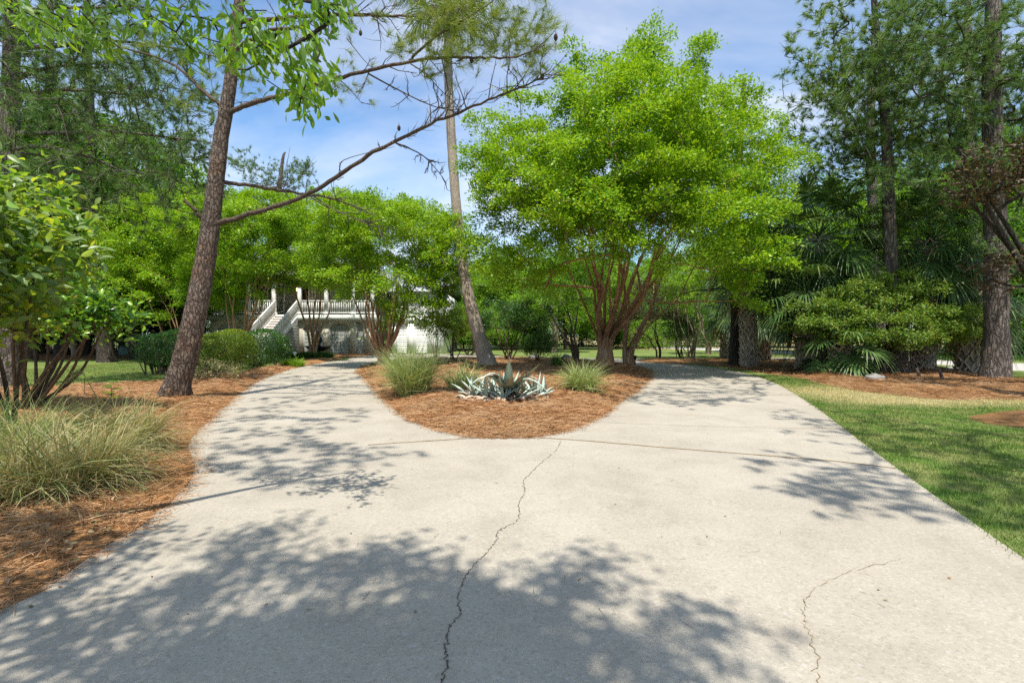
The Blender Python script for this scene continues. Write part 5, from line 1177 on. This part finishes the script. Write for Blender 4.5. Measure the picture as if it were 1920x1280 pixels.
def ubox():
    c = np.array([X(1553,30), 30, 0]); e = empty('utility_box', c, 'green utility box on the grass behind the squat palm', 'utility box'); g = Geo(); g.box(c[0]-.4,c[0]+.4,c[1]-.35,c[1]+.35,.0,.62); g.build('cabinet', M['greenbox'], e); g = Geo(); g.add([[c[0]-.44,c[1]-.4,.622],[c[0]+.44,c[1]-.4,.622],[c[0]+.44,c[1]+.4,.76],[c[0]-.44,c[1]+.4,.76],[c[0]-.44,c[1]-.4,.66],[c[0]+.44,c[1]-.4,.66],[c[0]+.44,c[1]+.4,.8],[c[0]-.44,c[1]+.4,.8]], [[3,2,1,0],[4,5,6,7],[0,1,5,4],[1,2,6,5],[2,3,7,6],[3,0,4,7]]); g.build('lid', M['greenbox'], e)
ubox()
def fence():
    c = np.array([-27, 36, 0]); e = empty('iron_fence', c, 'black iron picket fence in the shade behind the left lawn', 'fence'); 
    g = Geo(); x = -33.0
    while x < -21: g.box(x-.012,x+.012,36-.012,36+.012,.08,1.25); x += .13
    g.box(-33,-21,35.98,36.02,1.1,1.14); g.box(-33,-21,35.98,36.02,.15,.19); g.build('pickets', M['iron'], e)
    for x in np.arange(-33, -20.5, 2.4): g = Geo(); g.box(x-.035,x+.035,35.965,36.035,0,1.35); g.build('post', M['iron'], e)
    e = empty('field_fence', (18, 62, 0), 'thin wire fence with dark posts across the hay field', 'fence')
    for x in np.arange(12, 31, 3.0): g = Geo(); g.box(x-.06,x+.06,61.94,62.06,0,1.7); g.build('post', M['stake'], e)
    g = Geo()
    for z in (.4,.9,1.4): g.tube([[12,62,z],[30,62,z]], .015, 4)
    g.build('wire', M['iron'], e)
fence()

# ------------------------------------------------------------------ the wood behind
def broad(name, label, h, r, n_term, n_leaf, L, mat, trunk_r, bark='darkbark', loc=(0,0,0), lo=.35, cz=.6, group='trees of the wood behind', zr=.42, tmpl=DIAMOND, zmin=-.8):
    e = empty(name, (0,0,0), label, 'tree', group); sk = Skel(); c = np.array([0, 0, h * cz])
    tr = [[0,0,-.1],[.15,.1,h*.25],[-.1,.1,h*.5],[.1,0,h*.82]]; sk.stem(tr, [trunk_r, trunk_r*.8, trunk_r*.6, trunk_r*.2], sub=6)
    sk.grow(order(ell(n_term, c, [r, r, h * zr], lo, zmin, .25), [0,0,h*.25]), step=.7, down=.8, back=.3, bow=.1, lo=6, center=np.array([0,0,h*.4])); sk.radii(.02, .42)
    g = Geo(); sk.tubes(g, 9, 4, .05, rbig=.12, minr=.03); g.build('trunk', M[bark], e, True)
    P, D = sk.ends(); g = Geo(); sprays(g, P, D, n_leaf, L, L * .6, 1.5, 1.0, .3, tmpl, .7); g.build('crown', M[mat], e); e.location = loc; return e
A = broad('broadleaf_tree', 'rounded mid green tree in the wood behind', 15, 5.2, 330, 120, .24, 'broad', .3)
Bt = broad('broadleaf_tree', 'tall dark green tree in the wood behind', 18, 5.0, 340, 120, .24, 'broad2', .34, zr=.46, cz=.55)
Ct = broad('broadleaf_tree', 'fresh lime green tree in the wood behind', 12.5, 4.6, 300, 120, .22, 'lime', .24, 'palebark')
Dt = broad('understory_tree', 'low leafy understorey tree at the wood edge', 6.5, 3.2, 230, 120, .20, 'broad', .13, zr=.5, cz=.52, group='understorey trees at the wood edge')
pts = []
def put(src, px, Y, s=1.0):
    lab = src['label']
    if not src.get('used'): src['used'] = 1; src.location = (X(px, Y), Y, 0); src.rotation_euler = (0, 0, rng.random() * 6.28); src.scale = (s,) * 3; return src
    c = copy_thing(src, (X(px, Y), Y, 0), rng.random() * 6.28, s); 
    if 'used' in c: del c['used']
    return c
for px, Y, k, s in ((-40,38,'B',.8),(60,44,'B',.9),(150,48,'A',.9),(230,40,'B',.75),(330,50,'A',1.0),(-120,48,'A',1),(420,62,'B',.95),(120,60,'B',1),(560,66,'A',1.0),(660,70,'A',.85),(260,62,'B',1.05),(20,66,'A',1.1),(380,40,'C',.75),
                    (60,27,'B',.82),(250,29,'A',.85),(-60,28,'A',.95),(340,33,'A',.8),(160,34,'B',.95),(300,36,'C',.7),(210,33,'C',.62),(80,36,'A',.62),(140,30,'C',.62),
                    (760,74,'A',.8),(850,76,'C',.85),(930,66,'A',.8),(1010,74,'A',.9),(1090,66,'C',.9),(1160,78,'A',1.0),(1240,70,'C',1),(1320,82,'A',1.1),(1400,90,'B',1.0),
                    (960,50,'C',.72),(1060,46,'A',.62),(890,48,'C',.62),(1130,48,'C',.65),
                    (1480,58,'C',1.0),(1560,52,'A',1.1),(1640,56,'A',1.25),(1720,48,'C',1.1),(1800,44,'A',1.15),(1880,40,'A',1.15),(1960,42,'C',1.3),(2040,44,'A',1.1),(1700,34,'C',.85),(1780,32,'A',.75),(1920,33,'A',.95),(1590,34,'C',.85),(1500,38,'A',.8),(2100,34,'B',.9)):
    put({'A': A, 'B': Bt, 'C': Ct}[k], px, Y, s)
for px, Y, s in ((40,40,.8),(110,42,.8),(200,42,.9),(270,45,.9),(345,46,.8),(-30,34,.9),(870,44,.62),(940,46,.6),(1180,52,.7),(1350,60,.8),(1440,46,.7),(1560,40,.7),(1830,36,.8),(1950,30,.8),(700,58,.8),(1000,54,.6),(1085,56,.8),(1125,60,.9),(1195,56,.8),(1235,60,.9),(1290,58,.8),(1405,56,.8),(905,58,.8),(970,60,.9),(1330,64,1.0)): put(Dt, px, Y, s)
for o in bpy.data.objects:
    if 'used' in o: del o['used']
def trunktree(px, Y, label, h, r, mat='lime'):
    e = broad('broadleaf_tree', label, h, r, 120, 110, .14, mat, .28, 'palebark', (X(px, Y), Y, 0), group='trees on the far lawn', cz=.66, zr=.34); return e
trunktree(1038, 40, 'tree with one pale straight trunk on the far lawn behind the island', 6.2, 2.6)
# broadleaf limb over the camera: an oak standing behind on the left
def oak():
    b = np.array([-5.0, -2.2, 0]); e = empty('oak_tree', b, 'oak standing behind the camera whose leafy limb hangs in at the upper left', 'tree'); sk = Skel()
    ids = sk.stem([b, b + [.1,.1,2.5], b + [.3,.2,5], b + [.6,.4,8]], [.34,.3,.25,.14], sub=6)
    k = ids[10]; l1 = sk.stem([sk.P[k], [-3.9,-.4,4.2], [-3.0,1.4,4.25], [-2.1,2.7,3.85], [-1.5,3.3,3.55]], [.12,.09,.06,.03,.012], k, 6)
    k2 = ids[14]; l2 = sk.stem([sk.P[k2], [-3.2,-2.2,6.0], [-1.2,-2.3,6.8], [1.0,-2.4,7.0], [2.2,-2.3,7.0]], [.14,.11,.08,.05,.02], k2, 6)
    l3 = sk.stem([sk.P[l1[8]], [-3.4,1.9,3.9],[-3.2,2.8,3.5]], [.05,.03,.01], l1[8], 6)
    T = []
    pts = [(640,10),(655,50),(620,40),(590,70),(560,40),(540,90),(600,100),(520,60),(500,110),(560,140),(610,110),(590,180),(560,200),(530,170),(500,150),(480,90),(470,50),(450,20),(500,20),(550,10),(600,15),(430,60),(420,100),(440,130),(400,40),(380,70),(350,30),(330,60),(370,100),(300,40),(280,20),(560,210),(600,205),(575,165),(620,130),(540,120)]
    for p, q in pts: T.append(W(p, q, rng.uniform(2.9, 3.5)))
    for p, q in [(20,20),(60,30),(100,25),(140,50),(170,60),(200,75),(230,95),(110,60),(150,20),(60,60),(190,30),(240,50),(250,15),(20,50)]: T.append(W(p, q, rng.uniform(3.0, 3.8)))
    n0 = len(T)
    sh = []
    spec = [(440,1040,.05),(470,1015,.06),(510,1002,.05),(420,1070,.06),(380,1095,.07),(340,1120,.06),(300,1145,.05),(550,1060,.05),(600,1065,.07),(650,1070,.07),(690,1065,.05),(735,1045,.06),(760,1065,.07),(800,1085,.07),(840,1105,.08),(880,1110,.07),(930,1135,.07),(960,1150,.06),(900,1150,.08),
            (1060,1080,.05),(1085,1060,.05),(1040,1120,.05),(1100,1095,.04),(1015,1175,.06),(1060,1250,.1),(1130,1230,.07),(1160,1280,.1),(1230,1260,.06),(1300,1170,.04),(1330,1200,.05),(1350,1280,.08),
            (40,1130,.14),(120,1085,.12),(200,1040,.09),(250,1005,.05),(90,1180,.14),(160,1135,.12),(30,1220,.16),(100,1230,.16),(150,1215,.10),(60,1280,.18),(150,1280,.18),(10,1160,.14),(100,1000,.12),(50,965,.12),(170,960,.10),(30,1050,.14),(140,1025,.10),(90,940,.1)]
    for yy in range(1175, 1330, 32): spec += [(xx + rng.uniform(-25, 25), yy, .12) for xx in range(430 if yy < 1230 else 290, 1000, 62)]
    for p, q, r_ in spec:
        h = 7.2 if p > 290 else 4.6
        for _ in range(3): sh.append(shade(p, q, h + rng.normal() * .25) + rng.normal(size=3) * [r_, r_, .1])
    T = np.array(T); sk.grow(T, step=.2, down=.0, bow=.06, lo=l1[0]); sk.grow(np.array(sh), step=.3, down=.0, bow=.08, lo=ids[8]); sk.radii(.0035, .45)
    g = Geo(); sk.tubes(g, 12, 5, .05, rbig=.06); g.build('trunk', M['darkbark'], e, True)
    P, D = sk.ends(); g = Geo(); uvs = []
    m = n0; k = 25; Pn, Dn = P[:m], D[:m]
    u = rng.random((m, k)); PP = Pn[:, None] - Dn[:, None] * (u * .30)[..., None] + rng.normal(size=(m, k, 3)) * .045; DD = Dn[:, None] * .4 + rng.normal(size=(m, k, 3)) * .5 + np.array([.25, 0, -.75])
    leaves(g, PP.reshape(-1, 3), DD.reshape(-1, 3), runit(m * k) * .8 + [0, -.5, .5], np.clip(.074 * rng.normal(1, .28, m * k), .03, .12), .027 * rng.uniform(.7, 1.3, m * k), HERO_OB, uvs)
    Ps, Ds = P[m:], D[m:]; k = 34; PP = Ps[:, None] + rng.normal(size=(len(Ps), k, 3)) * [.13, .13, .10]; nn = len(Ps) * k
    leaves(g, PP.reshape(-1, 3), runit(nn), runit(nn) * .7 + [0, 0, .6], .10, .042, HERO_OB, uvs)
    g.build('foliage', M['oak'], e, True, np.vstack(uvs))
oak()

# ------------------------------------------------------------------ sky, sun, camera
w = bpy.data.worlds.new('World'); sc.world = w; w.use_nodes = True; nt = w.node_tree; nt.nodes.clear()
out = nt.nodes.new('ShaderNodeOutputWorld'); bg = nt.nodes.new('ShaderNodeBackground'); bg.inputs['Strength'].default_value = .118
sky = nt.nodes.new('ShaderNodeTexSky'); sky.sky_type = 'NISHITA'; sky.sun_disc = False
el = math.asin(SUN[2]); az = math.atan2(SUN[0], SUN[1])
sky.sun_elevation = el; sky.sun_rotation = az; sky.air_density = 1.0; sky.dust_density = .6; sky.ozone_density = 1.2
tc = nt.nodes.new('ShaderNodeTexCoord'); sep = nd(nt, 'SeparateXYZ'); nt.links.new(tc.outputs['Generated'], sep.inputs[0])
mz = nd(nt, 'Math', operation='MAXIMUM'); nt.links.new(sep.outputs[2], mz.inputs[0]); mz.inputs[1].default_value = .0
ad = nd(nt, 'Math', operation='ADD'); nt.links.new(mz.outputs[0], ad.inputs[0]); ad.inputs[1].default_value = .12
dx = nd(nt, 'Math', operation='DIVIDE'); nt.links.new(sep.outputs[0], dx.inputs[0]); nt.links.new(ad.outputs[0], dx.inputs[1])
dy = nd(nt, 'Math', operation='DIVIDE'); nt.links.new(sep.outputs[1], dy.inputs[0]); nt.links.new(ad.outputs[0], dy.inputs[1])
cb = nd(nt, 'CombineXYZ'); nt.links.new(dx.outputs[0], cb.inputs[0]); nt.links.new(dy.outputs[0], cb.inputs[1])
n1 = noise(nt, cb.outputs[0], .55, 6, .55, .5)
cf = ramp(nt, n1, [(.41, (.0, .0, .0)), (.515, (.35, .35, .35)), (.62, (.97, .97, .97))]).outputs[0]
sk_ = mixc(nt, 1.0, sky.outputs[0], (1.0, 1.22, 1.36), 'MULTIPLY')
c = mixc(nt, cf, sk_, (6.2, 6.4, 6.9))
nt.links.new(c, bg.inputs[0]); nt.links.new(bg.outputs[0], out.inputs[0])
sl = bpy.data.lights.new('sun', 'SUN'); sl.energy = 5.0; sl.angle = R(.53); sl.color = (1, .94, .85)
so = bpy.data.objects.new('sun', sl); COL.objects.link(so); so.rotation_euler = Vector(SUN).to_track_quat('Z', 'Y').to_euler(); so.location = (0, 0, 60)
cam = bpy.data.cameras.new('camera'); cam.lens = 36 * FPX / 1920; cam.sensor_width = 36; cam.sensor_fit = 'HORIZONTAL'
cam.shift_y = (HY - 640) / 1920; cam.clip_end = 2000; cam.clip_start = .05
co = bpy.data.objects.new('camera', cam); COL.objects.link(co); co.location = (0, 0, HC); co.rotation_euler = (R(90), 0, 0); sc.camera = co
sc.view_settings.view_transform = 'Standard'; sc.view_settings.look = 'None'; sc.view_settings.exposure = .55; sc.view_settings.gamma = 1
cy = sc.cycles; cy.max_bounces = 6; cy.diffuse_bounces = 3; cy.glossy_bounces = 2; cy.transmission_bounces = 4; cy.transparent_max_bounces = 4
cy.use_denoising = False; cy.sample_clamp_indirect = 6.0; cy.caustics_reflective = False; cy.caustics_refractive = False
for o in bpy.data.objects:
    if '_loc' in o: del o['_loc']
